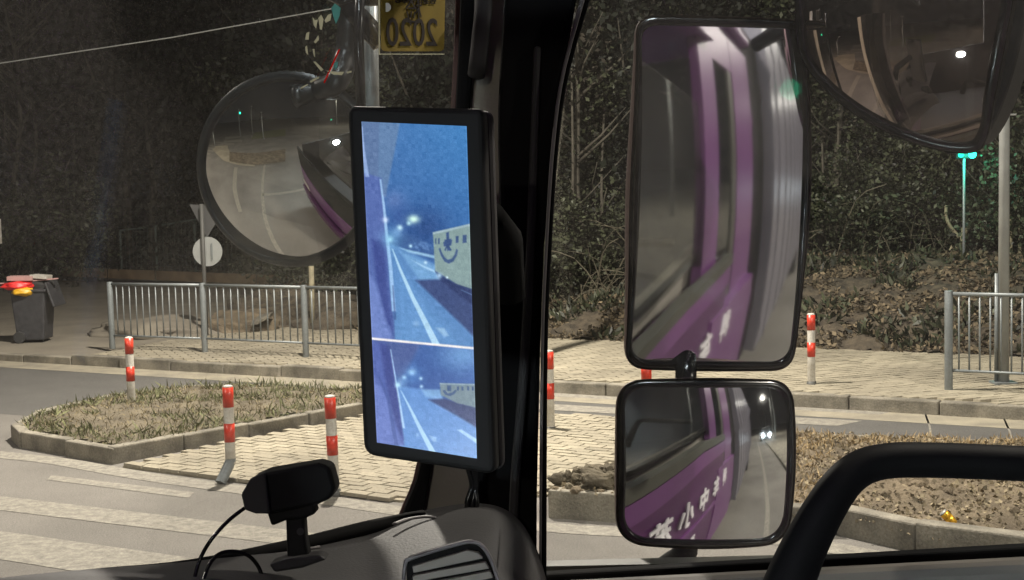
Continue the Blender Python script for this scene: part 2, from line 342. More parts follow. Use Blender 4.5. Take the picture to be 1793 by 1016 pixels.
bed = [Q(958, 905), Q(1100, 915), Q(1300, 935), Q(1460, 935), Q(1600, 968), Q(1900, 1010), Q(2300, 980), Q(2100, 840), Q(1793, 800), Q(1600, 790), Q(1400, 782), Q(1220, 778), Q(1130, 800), Q(1080, 838), Q(975, 866)]
bedp = [(p[0], p[1]) for p in bed]
bc = np.mean(bed, axis=0)
bd = bpy.data.objects.new('soil_bed', None); COL.objects.link(bd); bd['kind'] = 'structure'
kerb(bd, bed[:6], step=0.9, h=0.2, wd=0.14)
kerb(bd, [bed[10], bed[9], bed[8], bed[7]][::-1], step=0.9, h=0.14, wd=0.1)
def terrain(name, poly, step, hf, material, parent=None, kind=None, smooth=True):
    xs = [p[0] for p in poly]; ys = [p[1] for p in poly]
    nx = int((max(xs)-min(xs))/step)+2; ny = int((max(ys)-min(ys))/step)+2; idx = {}; V = []; Fc = []
    for i in range(nx):
        for j in range(ny):
            x = min(xs)+i*step; y = min(ys)+j*step
            if inside(x, y, poly): idx[i, j] = len(V); V.append((x, y, hf(x, y)))
    for (i, j) in list(idx):
        q = [(i, j), (i+1, j), (i+1, j+1), (i, j+1)]
        if all(k in idx for k in q): Fc.append(tuple(idx[k] for k in q))
    o = raw(name, V, Fc, material, parent, smooth)
    if kind: o['kind'] = kind
    return o
def edged(poly, x, y):
    d = 9e9; n = len(poly)
    for i in range(n):
        a = np.array(poly[i][:2]); b = np.array(poly[(i+1) % n][:2]); t = np.clip(((x-a[0])*(b[0]-a[0])+(y-a[1])*(b[1]-a[1]))/max(1e-9, ((b-a)**2).sum()), 0, 1)
        d = min(d, math.hypot(x-a[0]-t*(b[0]-a[0]), y-a[1]-t*(b[1]-a[1])))
    return d
def fn(x, y, s, seed=0, o=4): return noise.fractal(Vector((x*s, y*s, seed)), 0.9, 2.0, o)
binn = bedp
heap = Q(1050, 862, 0.2); heap2 = Q(1585, 860, 0.15)
def bedh(x, y):
    e = min(1, edged(bedp, x, y)/0.6)
    h = 0.10+0.06*e+0.05*abs(fn(x, y, 2.2, 5))+0.045*abs(fn(x, y, 7, 9))
    h += 0.07*math.exp(-(((x-heap[0])/0.75)**2+((y-heap[1])/0.5)**2))*(1+0.35*fn(x, y, 5, 2))
    h += 0.14*math.exp(-(((x-heap2[0])/0.3)**2+((y-heap2[1])/0.3)**2))*(1+0.8*fn(x, y, 7, 2))
    return h
terrain('soil', binn, 0.045, bedh, M['soil_pale'], bd)
def isleh(x, y): return 0.12+0.06*min(1, edged(isl_poly, x, y)/0.8)+0.05*abs(fn(x, y, 3, 1))
terrain('soil', inner, 0.06, isleh, M['soil_dull'], ti)
# planted bank behind the far sidewalk
bankp = [far(3.2, 3.9), far(46, 3.9), far(46, 60), far(-12, 60), far(-2, 12), far(1.5, 6)]
def bankh(x, y):
    o = (np.array([x, y, 0])-np.array([*a0[:2], 0]))@E2 - 3.9; s = (np.array([x, y, 0])-np.array([*a0[:2], 0]))@E1
    e = min(1.0, max(0.0, (s-2.6)/5.0))
    return 0.10+e*(0.34*min(o, 1.2)/1.2*0.9+0.20*max(0, min(o-0.6, 3.4))+0.02*max(0, o-4))+0.10*abs(fn(x, y, 1.3, 4))+0.07*abs(fn(x, y, 4, 8))*min(1, o*2)
terrain('planted_bank', [far(3.2, 3.9), far(26, 3.9), far(26, 9), far(-1, 9), far(1.5, 6)], 0.09, bankh, M['soil'], kind='structure')
terrain('wooded_slope', [far(-1, 8.8), far(60, 8.8), far(60, 70), far(-20, 60), far(-6, 20)], 0.8, bankh, M['soil'], kind='structure')

# ------------------------------------------------------------ leaves, grass
def cards(name, pts, size, material, parent=None, kind='stuff', up=0.0, aspect=0.5, spread=1.0, bend=0.25):
    """small folded leaf faces at pts"""
    pts = np.asarray(pts, float); n = len(pts)
    d = rng.normal(size=(n, 3)); d[:, 2] = d[:, 2]*spread+up; d /= np.linalg.norm(d, axis=1)[:, None]
    q = rng.normal(size=(n, 3)); s = np.cross(d, q); s /= np.linalg.norm(s, axis=1)[:, None]; nn = np.cross(d, s)
    L = size*(0.55+0.9*rng.random((n, 1))); Wd = L*aspect
    v = np.stack([pts, pts+d*L*0.5+s*Wd*0.5+nn*L*bend*0.3, pts+d*L, pts+d*L*0.5-s*Wd*0.5+nn*L*bend*0.3], 1).reshape(-1, 3)
    me = bpy.data.meshes.new(name); me.vertices.add(4*n); me.vertices.foreach_set('co', v.ravel())
    me.loops.add(4*n); me.loops.foreach_set('vertex_index', np.arange(4*n)); me.polygons.add(n)
    me.polygons.foreach_set('loop_start', np.arange(0, 4*n, 4)); me.update(calc_edges=True); me.materials.append(material)
    o = bpy.data.objects.new(name, me); COL.objects.link(o)
    if parent: o.parent = parent; o.matrix_parent_inverse = Matrix.Translation(-Vector(parent_world(parent)))
    if kind: o['kind'] = kind
    return o
def scatter(poly, n, hf, cond=None):
    xs = [p[0] for p in poly]; ys = [p[1] for p in poly]; out = []
    while len(out) < n:
        x = random.uniform(min(xs), max(xs)); y = random.uniform(min(ys), max(ys))
        if inside(x, y, poly) and (cond is None or cond(x, y)): out.append((x, y, hf(x, y)))
    return out
vis = [far(2, 3.95), far(19, 3.95), far(19, 9), far(-1, 9)]
cards('leaf_litter', scatter(vis, 34000, lambda x, y: bankh(x, y)+0.012, lambda x, y: fn(x, y, 1.4, 55) > -.12+.2*random.random()), 0.075, M['litter'], aspect=0.6, spread=0.5, up=0.2)['label'] = 'dry fallen leaves covering the bank behind the sidewalk'
cards('dry_grass', scatter([far(0, 0), far(1, 0), far(1, 1)], 5, lambda x, y: 0.1), 0.05, M['straw'])
g1 = scatter(binn, 9000, lambda x, y: bedh(x, y)-0.01, lambda x, y: fn(x, y, 1.1, 20) > (-0.1 if y > 12.2 else 0.2))
g2 = scatter(vis, 9000, lambda x, y: bankh(x, y), lambda x, y: fn(x, y, .9, 77) > .12)
tag(cards('bank_weeds', g2, 0.15, M['leaf'], aspect=.3, up=.8), 'low dark weeds in patches on the bank', kind='stuff')
tag(cards('dry_grass', g1, 0.075, M['straw'], up=0.7, aspect=0.10, spread=0.9), 'dry yellow grass over the soil bed beside the crossing')
g1 = scatter(binn, 12000, lambda x, y: bedh(x, y)+0.004)
tag(cards('soil_crumbs', g1, 0.032, M['crumb'], aspect=0.8, spread=0.6, up=0.3), 'crumbled soil and dead leaves on the bed')
g1 = scatter(inner, 5200, lambda x, y: isleh(x, y)-0.01, lambda x, y: fn(x, y, 1.0, 31) > -0.25 or random.random() < 0.25)
tag(cards('dry_grass', g1, 0.065, M['straw_dull'], up=0.5, aspect=0.13), 'straw coloured dead grass on the kerbed island')
g1 = scatter(inner, 420, lambda x, y: isleh(x, y)-.01, lambda x, y: edged(isl_poly, x, y) < .5 and fn(x, y, 2.2, 61) > .05)
tag(cards('weed_tufts', g1, 0.13, M['green'], up=1.0, aspect=.12), 'taller weed tufts standing at the rim of the kerbed island', kind='stuff')
g1 = scatter(inner, 5500, lambda x, y: isleh(x, y)-0.01, lambda x, y: fn(x, y, 1.6, 31) < -0.18 or edged(isl_poly, x, y) < 0.35 and random.random() < .6)
tag(cards('green_grass', g1, 0.085, M['green'], up=0.8, aspect=0.12), 'green grass tufts along the rim of the kerbed island')
for nm in [o for o in bpy.data.objects if o.name.startswith('dry_grass') and len(o.data.polygons) < 10]: bpy.data.objects.remove(nm)

# ------------------------------------------------------------ trees
def crown_pts(n, rx, rz, zc, clumps=40, tight=.11):
    cs = rng.normal(size=(clumps, 3)); cs /= np.linalg.norm(cs, axis=1)[:, None]; cs *= (0.35+0.65*rng.random((clumps, 1)))
    cs = cs*np.array([rx, rx, rz])+np.array([0, 0, zc]); k = rng.integers(0, clumps, n); sg = tight*rx*(0.6+rng.random(clumps))
    return cs[k]+rng.normal(size=(n, 3))*sg[k][:, None]
def make_tree(kind):
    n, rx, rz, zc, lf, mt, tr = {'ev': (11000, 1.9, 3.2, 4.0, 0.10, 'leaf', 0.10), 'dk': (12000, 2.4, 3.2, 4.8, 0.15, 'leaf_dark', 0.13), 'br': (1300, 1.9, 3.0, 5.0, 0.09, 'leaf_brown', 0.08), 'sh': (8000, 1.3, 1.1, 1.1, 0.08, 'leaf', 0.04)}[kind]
    root = thing({'sh': 'shrub'}.get(kind, 'tree'), (0, 0, 0), 'x', {'sh': 'shrub'}.get(kind, 'tree'))
    bm = B(); h = zc+rz*0.5; pts = [np.array([0.12*math.sin(z*1.3), 0.10*math.cos(z*1.7), z]) for z in np.linspace(-0.3, h, 7)]
    tube(bm, pts, [tr*(1-0.8*i/6) for i in range(7)], 8)
    for k in range(26 if kind == 'br' else 9):
        z = random.uniform(0.35*h, h*0.95); a = random.uniform(0, 6.28); L = random.uniform(0.8, 1.9)*(rx/2)
        p0 = np.array([0.12*math.sin(z*1.3), 0.1*math.cos(z*1.7), z]); p1 = p0+np.array([math.cos(a)*L*0.5, math.sin(a)*L*0.5, L*0.4]); p2 = p1+np.array([math.cos(a+.4)*L*0.5, math.sin(a+.4)*L*0.5, L*0.5])
        tube(bm, [p0, p1, p2], [tr*0.4, tr*0.25, 0.006], 5)
    finish('trunk', bm, M['bark'], root, smooth=True)
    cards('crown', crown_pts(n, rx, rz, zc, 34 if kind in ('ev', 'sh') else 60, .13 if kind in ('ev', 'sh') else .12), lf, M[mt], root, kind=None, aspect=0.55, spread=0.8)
    return root
protos = {k: make_tree(k) for k in ('ev', 'dk', 'br', 'sh')}
def px_ground(px, D): return np.array([(px-896.5)/2500*D, D, 0])
trees = [ # pixel column, distance, kind, scale, where
 (985, 27, 'ev', 1.0, 'at the left edge of the side window'), (1075, 29, 'br', 1.1, 'close to the left rim of the tall door mirror'), (1150, 27, 'dk', 1.0, 'hidden behind the left half of the tall mirror'), (1260, 28, 'ev', 1.0, 'directly behind the tall mirror, front row'), (1370, 28.5, 'dk', 1.0, 'behind the right half of the tall mirror'),
 (1450, 26.5, 'ev', 1.05, 'just right of the tall mirror'), (1535, 26, 'br', 1.1, 'under the drop shaped mirror'), (1018, 25.6, 'br', 1.0, 'nearest the black pillar, bare and branching'), (1470, 25.4, 'br', .9, 'bare, in front of the leafy tree right of the tall mirror'), (1735, 25.6, 'br', 1.0, 'bare, close behind the grey pole'), (1600, 28.5, 'dk', 1.1, 'above the dead branch'), (1680, 27, 'ev', 1.0, 'lit green by the signal lamp'), (1780, 25.5, 'ev', 1.15, 'right of the tall grey pole'), (1860, 27, 'dk', 1.0, 'cut off by the right edge'),
 (1030, 33, 'dk', 1.4, 'in the back row left of the tall mirror'), (1300, 34, 'dk', 1.4, 'in the back row behind the tall mirror'), (1560, 34, 'dk', 1.4, 'in the back row under the drop shaped mirror'), (1760, 34, 'dk', 1.4, 'in the back row behind the grey pole'), (1480, 31, 'dk', 1.2, 'in the middle row right of the tall mirror'), (1120, 32, 'dk', 1.2, 'in the middle row at the left rim of the tall mirror'), (1680, 31, 'dk', 1.2, 'in the middle row behind the green signal'), (1395, 32, 'dk', 1.2, 'in the middle row at the right rim of the tall mirror'),
 (40, 40, 'br', 1.3, 'above the wheelie bin'), (150, 44, 'br', 1.5, 'left of the first fence post'), (70, 41, 'br', 1.2, 'bare, between the bin and the wire'), (270, 41, 'br', 1.3, 'bare, above the first fence panel'), (400, 41, 'br', 1.3, 'bare, touching the round mirror outline'), (235, 42, 'dk', 1.3, 'above the first fence panel'), (330, 45, 'br', 1.4, 'beside the backs of the road signs'), (430, 40, 'dk', 1.2, 'under the round mirror'), (520, 36, 'ev', 1.2, 'behind the round mirror'), (600, 33, 'dk', 1.2, 'between round mirror and monitor'), (700, 31, 'ev', 1.1, 'behind the monitor, below the yellow sticker'), (800, 30, 'dk', 1.1, 'hidden behind the right half of the monitor'),
 (-40, 50, 'dk', 1.7, 'in the far row at the left edge'), (90, 54, 'dk', 1.8, 'in the far row above the bin'), (220, 53, 'dk', 1.8, 'in the far row above the first fence panel'), (350, 54, 'dk', 1.8, 'in the far row above the road signs'), (470, 50, 'dk', 1.7, 'in the far row behind the round mirror'), (590, 46, 'dk', 1.6, 'in the far row left of the monitor'), (700, 42, 'dk', 1.5, 'in the far row behind the monitor')]
lab = {'ev': 'leafy green tree', 'dk': 'dark dense tree', 'br': 'thin pale trunked tree'}
used = set()
def place_tree(px, D, kd, s, lb, grp):
    loc = px_ground(px, D); loc[2] = bankh(loc[0], loc[1])-0.15 if px > 640 else 0
    t = protos[kd] if kd not in used else clone(protos[kd], loc)
    used.add(kd); t.location = Vector(loc); t.rotation_euler = (0, 0, random.uniform(0, 6.28)); t.scale = (s, s, s*random.uniform(0.95, 1.1)); tag(t, lb, None, grp); return t
for (px, D, kd, s, wh) in trees: place_tree(px, D, kd, s, f'{lab[kd]} {wh}', 'trees of the dark roadside wood')
for i, (px, D, s, wh) in enumerate([(970, 25.5, 1.0, 'at the left edge of the side window'), (1060, 26, 1.1, 'just left of the tall door mirror'), (1200, 25, 1.0, 'hidden behind the tall door mirror'), (1330, 25.5, 1.0, 'hidden behind the right half of the tall mirror'), (1440, 24.5, 0.9, 'just right of the tall door mirror'), (1520, 25.5, 1.1, 'left of the dead branch'), (1610, 25, .9, 'behind the dead branch'), (1720, 24.5, 1.0, 'behind the grey lamp pole'), (1800, 23.5, 1.0, 'at the right end of the bank'), (60, 36, 1.4, 'behind the wheelie bin'), (560, 31, 1.1, 'under the round front mirror'), (660, 28, 1.1, 'hidden behind the monitor')]):
    place_tree(px, D, 'sh', s, f'low leafy shrub {wh}', 'shrubs along the foot of the wood')
# undergrowth mass in front of the trunks
ug = []
for _ in range(60000):
    px = random.uniform(930, 1900); D = random.uniform(24.5, 30); l = px_ground(px, D)
    cl_ = fn(l[0]*1.3, l[1]*.8, .8, 40)
    if cl_ < .02+.12*random.random(): continue
    base = bankh(l[0], l[1])
    hgt = (0.7+5*max(0, cl_))*random.random()**0.9; ug.append((l[0], l[1], base+max(0, hgt)))
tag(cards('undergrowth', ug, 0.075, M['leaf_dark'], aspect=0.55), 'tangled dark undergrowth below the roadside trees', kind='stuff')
ug = []
for _ in range(16000):
    px = random.uniform(-60, 900); D = random.uniform(38, 52); l = px_ground(px, D); ug.append((l[0], l[1], 3.6*random.random()**1.3*(1+0.5*fn(l[0], l[1], 0.4, 3))))
tag(cards('undergrowth', ug, 0.17, M['leaf_dark'], aspect=0.55), 'dark scrub along the far side of the driveway', kind='stuff')
# broken pale branch and slim stems
br = thing('dead_branch', Q(1655, 560, 0.6), 'pale broken branch fork leaning in the undergrowth below the green signal', 'branch')
D_ = 23.6
for pts, r0 in (([(1664, 500), (1672, 440), (1684, 425)], .025), ([(1688, 425), (1665, 398), (1657, 380), (1657, 360)], .03), ([(1668, 430), (1650, 465), (1632, 510), (1618, 545)], .022), ([(1690, 430), (1672, 470), (1680, 500)], .02), ([(1692, 460), (1697, 490), (1704, 510)], .02), ([(1684, 425), (1690, 400)], .06)):
    finish('limb', tube(B(), smoothpts([P(x, y, D_) for x, y in pts], 4), [r0*1.0]*(4*(len(pts)-1)+1), 7), M['bark_pale'], br, smooth=True)
for px, top, bot, D, wh in ((130, 60, 470, 42, 'in the wood above the wheelie bin'), (190, 200, 470, 43, 'above the first fence post'), (305, 120, 470, 44, 'left of the road signs'), (1000, 120, 500, 25.2, 'at the left edge of the side window'), (1462, 200, 470, 24.9, 'a little right of the tall mirror'), (1560, 260, 480, 25, 'left of the dead branch'), (1436, 250, 470, 24.6, 'right of the tall mirror'), (1487, 240, 470, 25, 'second right of the tall mirror'), (1782, 330, 480, 23.0, 'nearest the right edge'), (1770, 350, 482, 23.2, 'just right of the grey pole'), (1700, 390, 500, 24.5, 'beside the signal post'), (1118 - 60, 200, 470, 25.5, 'left of the tall mirror')):
    st = tag(finish('sapling_stem', tube(B(), smoothpts([P(px, bot+20, D), P(px+random.uniform(-6, 6), (top+bot)/2, D), P(px+random.uniform(-4, 8), top, D)], 4), np.linspace(.035, .018, 9).tolist(), 7), M['bark_pale'] if px > 1750 else M['bark'], smooth=True), f'slim bare sapling stem {wh}', 'sapling', 'bare saplings on the bank')

bm = B()
for _ in range(230):
    px = random.uniform(935, 1850); D = random.uniform(23.6, 25.6); l = px_ground(px, D); z = bankh(l[0], l[1]); a = random.uniform(0, 6.28); L_ = random.uniform(.3, 1.9); sl_ = random.uniform(.2, 1.3)
    p0 = np.array([l[0], l[1], z-.05]); p1 = p0+np.array([math.cos(a)*L_*.35, math.sin(a)*L_*.2, L_*.6*sl_]); p2 = p0+np.array([math.cos(a)*L_*.9, math.sin(a)*L_*.4, L_*.75*sl_])
    r_ = random.uniform(.004, .010); tube(bm, smoothpts([p0, p1, p2], 3), [r_*1.2]*3+[r_]*3+[r_*.5], 4)
tag(finish('brambles', bm, mat('bramble stem', (0.10, 0.088, 0.06), .8, var=.3, scale=2)), 'bare bramble stems arching out of the bank', kind='stuff')
# ------------------------------------------------------------ bollards
def bollard(h=0.82, r=0.045):
    t = thing('bollard', (0, 0, 0), 'x', 'bollard')
    finish('post', cyl(B(), (0, 0, -0.05), (0, 0, h-0.012), r, n=24), M['white'], t, smooth=True, bevel=0.003)
    for z0, z1 in ((h*0.76, h-0.02), (h*0.385, h*0.585)):
        bm = B(); 
        ring = lambda z, rr: [bm.verts.new((rr*math.cos(a), rr*math.sin(a), z)) for a in np.linspace(0, 2*math.pi, 24, endpoint=False)]
        rs = [ring(z0, r), ring(z0, r+.002), ring(z1, r+.002), ring(z1, r)]
        for A_, B_ in zip(rs[:-1], rs[1:]):
            for j in range(24): bm.faces.new((A_[j], A_[(j+1) % 24], B_[(j+1) % 24], B_[j]))
        finish('red_band', bm, M['red'], t, smooth=True)
    finish('cap', ball(B(), (0, 0, h-0.014), r, 20, 8, 0.28), M['white'], t, smooth=True)
    finish('base', cyl(B(), (0, 0, -0.05), (0, 0, 0.03), r+0.022, r+0.004, 20), M['sign_dark'], t, smooth=True)
    return t
bl = bollard(); first = True
for px, py, z, lb in ((231, 716, 0.10, 'red and white bollard behind the grass island, leftmost in view'), (397, 838, 0.03, 'red and white bollard in front of the grass island, left of the dash camera'), (586, 862, 0.02, 'red and white bollard rising just behind the dash camera'),
                      (964, 752, 0.02, 'red and white bollard beside the black windshield pillar'), (1134, 792, 0.10, 'red and white bollard mostly hidden behind the lower square mirror'), (1421, 672, KZ, 'red and white bollard on the far sidewalk, right of the tall mirror')):
    loc = Q(px, py, z); loc[2] = z
    b_ = bl if first else clone(bl, loc); first = False; b_.location = Vector(loc); b_['label'] = lb; b_['group'] = 'red and white bollards around the crossing'
    if px == 397:                              # this one is bent at the foot
        for ch in b_.children:
            if ch.name.startswith('base'):
                ch.data = ch.data.copy(); bmx = B(); tube(bmx, [(-.075, -.10, -.03), (-.05, -.06, .03), (-.012, -.012, .115), (0, 0, .15), (0, 0, .17)], [.05, .048, .0465, .0465, .0462], 20); bmx.to_mesh(ch.data); bmx.free(); ch.data.materials.clear(); ch.data.materials.append(M['galv'])
            if ch.name.startswith('post'):
                ch.data = ch.data.copy(); ch.data.transform(Matrix.Translation((0, 0, .12)) @ Matrix.Diagonal((1, 1, (.81-.12+.0)/.86, 1)) @ Matrix.Translation((0, 0, .05)))
        b_.location += Vector((.03, .05, 0))
    elif px == 586: b_.rotation_euler = (0, math.radians(-1.0), 0)

# ------------------------------------------------------------ street fences
def fence(pts, label, nb=13, h=1.02, grp='pale steel street fences'):
    t = thing('street_fence', pts[0], label, 'fence', grp)
    for p in pts:
        po = finish('post', cyl(B(), p, p+U*h*1.0, 0.045, n=16), M['galv'], t, smooth=True, bevel=0.003)
        finish('ball_cap', ball(cyl(B(), p+U*h, p+U*(h+.02), 0.052, n=16), p+U*(h+0.06), 0.052, 14, 9), M['steel'], po, smooth=True)
    for a, b in zip(pts[:-1], pts[1:]):
        d = nz(b-a)
        for z, r in ((0.97*h, 0.022), (0.20*h, 0.016)):
            finish('rail', cyl(B(), a+d*.04+U*z, b-d*.04+U*z, r, n=10), M['galv'], t, smooth=True)
        me = None
        for k in range(1, nb+1):
            q = a+(b-a)*k/(nb+1)
            if me is None: o = finish('baluster', cyl(B(), q+U*.2*h, q+U*.97*h, 0.0105, n=8), M['galv'], t, smooth=True); me = o; q0 = q
            else: o = me.copy(); COL.objects.link(o); o.parent = t; o.matrix_parent_inverse = me.matrix_parent_inverse.copy(); o.location = Vector(q-q0)
    return t
fp = [Q(197, 611, KZ), Q(359, 617, KZ), Q(536, 626, KZ), Q(728, 636, KZ)]
fence(fp, 'pale steel street fence with ball capped posts, left, running behind the monitor')
fp = [Q(1661, 683, KZ), Q(1905, 696, KZ), Q(2150, 710, KZ)]
fence(fp, 'pale steel street fence with one ball capped post at the right edge', nb=12, h=1.10)

# ------------------------------------------------------------ poles, signal, lamp, signs, wire
lp = Q(1757, 672, KZ)
t = thing('grey_pole', lp, 'tall pale grey steel pole standing behind the right street fence', 'pole')
finish('shaft', cyl(B(), lp, lp+U*6.5, 0.062, 0.05, 20), M['steel'], t, smooth=True)
finish('bracket', cyl(B(), lp+U*3.02, lp+U*3.02+np.array([.13, 0, 0]), 0.012, n=8), M['steel'], t)
lq = lp+np.array([-.075, .02, 0]); finish('cable_duct', cyl(B(), lq, lq+U*1.25, 0.022, n=12), M['galv'], t, smooth=True)
finish('foot_plate', box(B(), lp+U*0.012, (.26, .22, .024)), M['galv'], t)
sg = P(1693, 271, 22.5); base = np.array([sg[0]-.03, sg[1]+.05, 0.9])
t = thing('pedestrian_signal', base, 'lit green signal lamp on a thin post below the top mirror', 'traffic signal')
finish('post', cyl(B(), base-U*.4, base*np.array([1, 1, 0])+U*(sg[2]-.06), 0.022, n=10), M['galv'], t, smooth=True)
finish('housing', box(B(), sg+np.array([0, .09, 0]), (.34, .14, .13)), M['black'], t, bevel=.02)
GRN = emis('green lamp', (0.02, 1.0, 0.62), 9)
for dx in (-.12, .06):
    finish('lens', cyl(B(), sg+np.array([dx+.03, .02, 0]), sg+np.array([dx+.03, 0, 0]), 0.06 if dx > 0 else 0.045, n=16), GRN if dx > 0 else emis('dim green lamp', (0.02, 0.9, 0.55), 2.5), t, smooth=False)
gl = bpy.data.lights.new('signal_glow', 'POINT'); gl.energy = 25; gl.color = (0.02, 1.0, 0.68); gl.shadow_soft_size = 0.08
go = bpy.data.objects.new('signal_glow', gl); COL.objects.link(go); go.location = Vector(sg+np.array([0, -.12, 0]))
# round sign seen from behind, with triangular sign above
sp = np.array([*GZ(362, 592, .1), .1]); D = sp[1]
t = thing('road_sign', sp, 'grey backs of a triangular and a round road sign on one post', 'road sign')
tp = P(361, 330, D)
finish('post', cyl(B(), sp, np.array([sp[0], sp[1], tp[2]-.25]), 0.033, n=12), M['sign_dark'], t, smooth=True)
c0 = P(362, 441, D)+np.array([0, .06, 0]); bm = B(); cyl(bm, c0, c0+np.array([0, .012, 0]), 0.24, n=40); finish('round_plate', bm, M['steel'], t)
bm = B(); a_, b_, c_ = P(330, 358, D), P(394, 362, D), P(361, 418, D); prism(bm, [a_+[0, .05, 0], b_+[0, .05, 0], c_+[0, .05, 0]], np.array([0, .012, 0])); finish('triangle_plate', bm, mat('dark sign back', (0.045, 0.045, 0.045), .6), t, bevel=.01)
for dx in (-.07, .07): finish('clamp', box(B(), c0+np.array([dx, -.012, 0]), (.02, .03, .26)), M['galv'], t)
wp = P(0, 405, 30)
t = thing('white_sign', wp, 'white notice panel cut off by the left edge of the photo', 'sign'); finish('panel', box(B(), wp+np.array([-.22, 0, 0]), (.5, .02, .52)), M['white'], t); finish('post', cyl(B(), wp+np.array([-.25, .05, -2.0]), wp+np.array([-.25, .05, .2]), .03), M['galv'], t)
# overhead wire
tag(finish('overhead_wire', tube(B(), [P(-500, 172, 26), P(-200, 138, 26), P(0, 111, 26), P(300, 66, 26), P(600, 12, 26), P(900, -48, 26)], 0.012, 6), M['steel']), 'thin pale overhead wire rising to the right above the driveway', 'wire')
# open mesh fence beyond the driveway
t = thing('sports_fence', P(210, 500, 40), 'tall thin green mesh fence frame behind the left street fence', 'fence')
gp = mat('green grey tube', (0.10, 0.13, 0.12), .6)
for x, yt in ((210, 404), (272, 396), (340, 385), (425, 376), (510, 372)): finish('post', cyl(B(), np.array([*P(x, yt, 40)[:2], -.1]), P(x, yt, 40), .035, n=8), gp, t)
for (xa, ya), (xb, yb) in (((210, 404), (272, 396)), ((272, 396), (340, 385)), ((340, 385), (425, 376)), ((425, 376), (510, 372))): finish('top_rail', cyl(B(), P(xa, ya, 40), P(xb, yb, 40), .028, n=8), gp, t)
wm = B()
for k in range(46):
    x = 212+k*6.6; yt = 404-(x-210)*.107; cyl(wm, np.array([*P(x, yt, 40)[:2], 0.1]), P(x, yt, 40), .005, n=3)
for k in range(14):
    z = 0.2+k*.14; a = P(210, 500, 40); b = P(510, 500, 40); cyl(wm, np.array([a[0], a[1], z]), np.array([b[0], b[1], z]), .004, n=3)
tag(finish('wire_mesh', wm, gp, t), kind='stuff')
t = thing('green_hoarding', P(15, 500, 40), 'dark green mesh fence panels behind the wheelie bin', 'fence')
for x in (14, 95): finish('post', cyl(B(), np.array([*P(x, 395, 41)[:2], -.1]), P(x, 390, 41), .03, n=8), gp, t)
finish('top_rail', cyl(B(), P(-60, 402, 41), P(95, 390, 41), .025, n=8), gp, t)
# low planter walls beyond the driveway (brown boards)
t = thing('planter_edging', P(110, 495, 38), 'low brown board edging of the planted strip behind the driveway', 'edging')
for ya, yb in ((468, 484), (492, 512)):
    a = P(108, ya, 38); b = P(640, ya+20, 34); h = (yb-ya)/2500*38
    for k in range(6):
        p = a+(b-a)*k/6; q = a+(b-a)*(k+1)/6-(b-a)*0.004; finish('board', prism(B(), [p, q, q-U*h, p-U*h], np.array([0, .08, 0])), M['plank'], t)
pz = P(545, 505, 24); tag(finish('marker_post', cyl(B(), np.array([pz[0], pz[1], 0.05]), P(545, 466, 24), .045, n=12), M['bark_pale'], smooth=True), 'short pale marker post behind the third fence post', 'post')

# rubble, soil heaps behind the left fence
def lump(name, c, s, seed, material, ang=0, amp=0.25, n=4):
    bm = B(); bmesh.ops.create_icosphere(bm, subdivisions=n, radius=1)
    for v in bm.verts:
        d = v.co.normalized(); k = 1+amp*noise.fractal(d*1.8+Vector((seed, 0, 0)), 0.8, 2, 5); v.co = Vector((d.x*s[0]*k, d.y*s[1]*k, d.z*s[2]*k))
    bmesh.ops.rotate(bm, verts=bm.verts, matrix=Matrix.Rotation(ang, 3, 'Z')); bmesh.ops.translate(bm, verts=bm.verts, vec=Vector(c))
    return finish(name, bm, material, smooth=True)
tag(lump('sand_heap', Q(290, 583, .1), (1.3, .9, .26), 1, M['concrete'], -.3), 'pale sand heap behind the first panel of the left fence', 'heap')
tag(lump('soil_heap', Q(425, 578, .12), (.75, .7, .34), 5, M['soil_pale']), 'brown soil heap behind the second fence post', 'heap')
tag(lump('soil_heap', Q(520, 560, .12), (1.4, .9, .55), 9, M['soil'], .2), 'darker brown soil heap topped with leaves, left of the monitor', 'heap')
tag(lump('soil_heap', Q(620, 570, .12), (1.0, .8, .4), 12, M['soil'], .2), 'dark soil heap at the edge of the monitor', 'heap')
for px, py, w_, lb in ((455, 566, .16, 'broken grey slab on the soil heap behind the left fence'),):
    q = Q(px, py, .3); bm = prism(B(), [q+np.array([-w_, 0, -.04]), q+np.array([-w_*.2, -.05, -.02]), q+np.array([w_*.9, .05, .07]), q+np.array([w_*1.1, .25, .10]), q+np.array([-w_*.5, .3, .04])], np.array([.02, 0, .07]))
    tag(finish('stone_slab', bm, M['kerb'], bevel=.012), lb, 'slab')
hp = [heap+np.array([random.gauss(0, .4), random.gauss(0, .22), 0]) for _ in range(44)]+[heap2+np.array([random.gauss(0, .3), random.gauss(0, .25), 0]) for _ in range(12)]+[Q(random.uniform(1420, 1800), random.uniform(860, 945), .2) for _ in range(8)]
cl = bpy.data.objects.new('clods', None)
bm = B()
for p in hp:
    if not inside(p[0], p[1], binn): continue
    r_ = random.uniform(.02, .055); k = len(bm.verts); g = bmesh.ops.create_icosphere(bm, subdivisions=2, radius=r_); sd = random.random()*50
    for v in g['verts']:
        v.co *= 1+0.35*noise.noise(v.co/r_*1.5+Vector((sd, 0, 0))); v.co.z *= .7; v.co += Vector((p[0], p[1], bedh(p[0], p[1])+r_*.25))
tag(finish('soil_clods', bm, M['soil_pale'], smooth=False), 'lumps of dry earth strewn over the soil bed', kind='stuff')

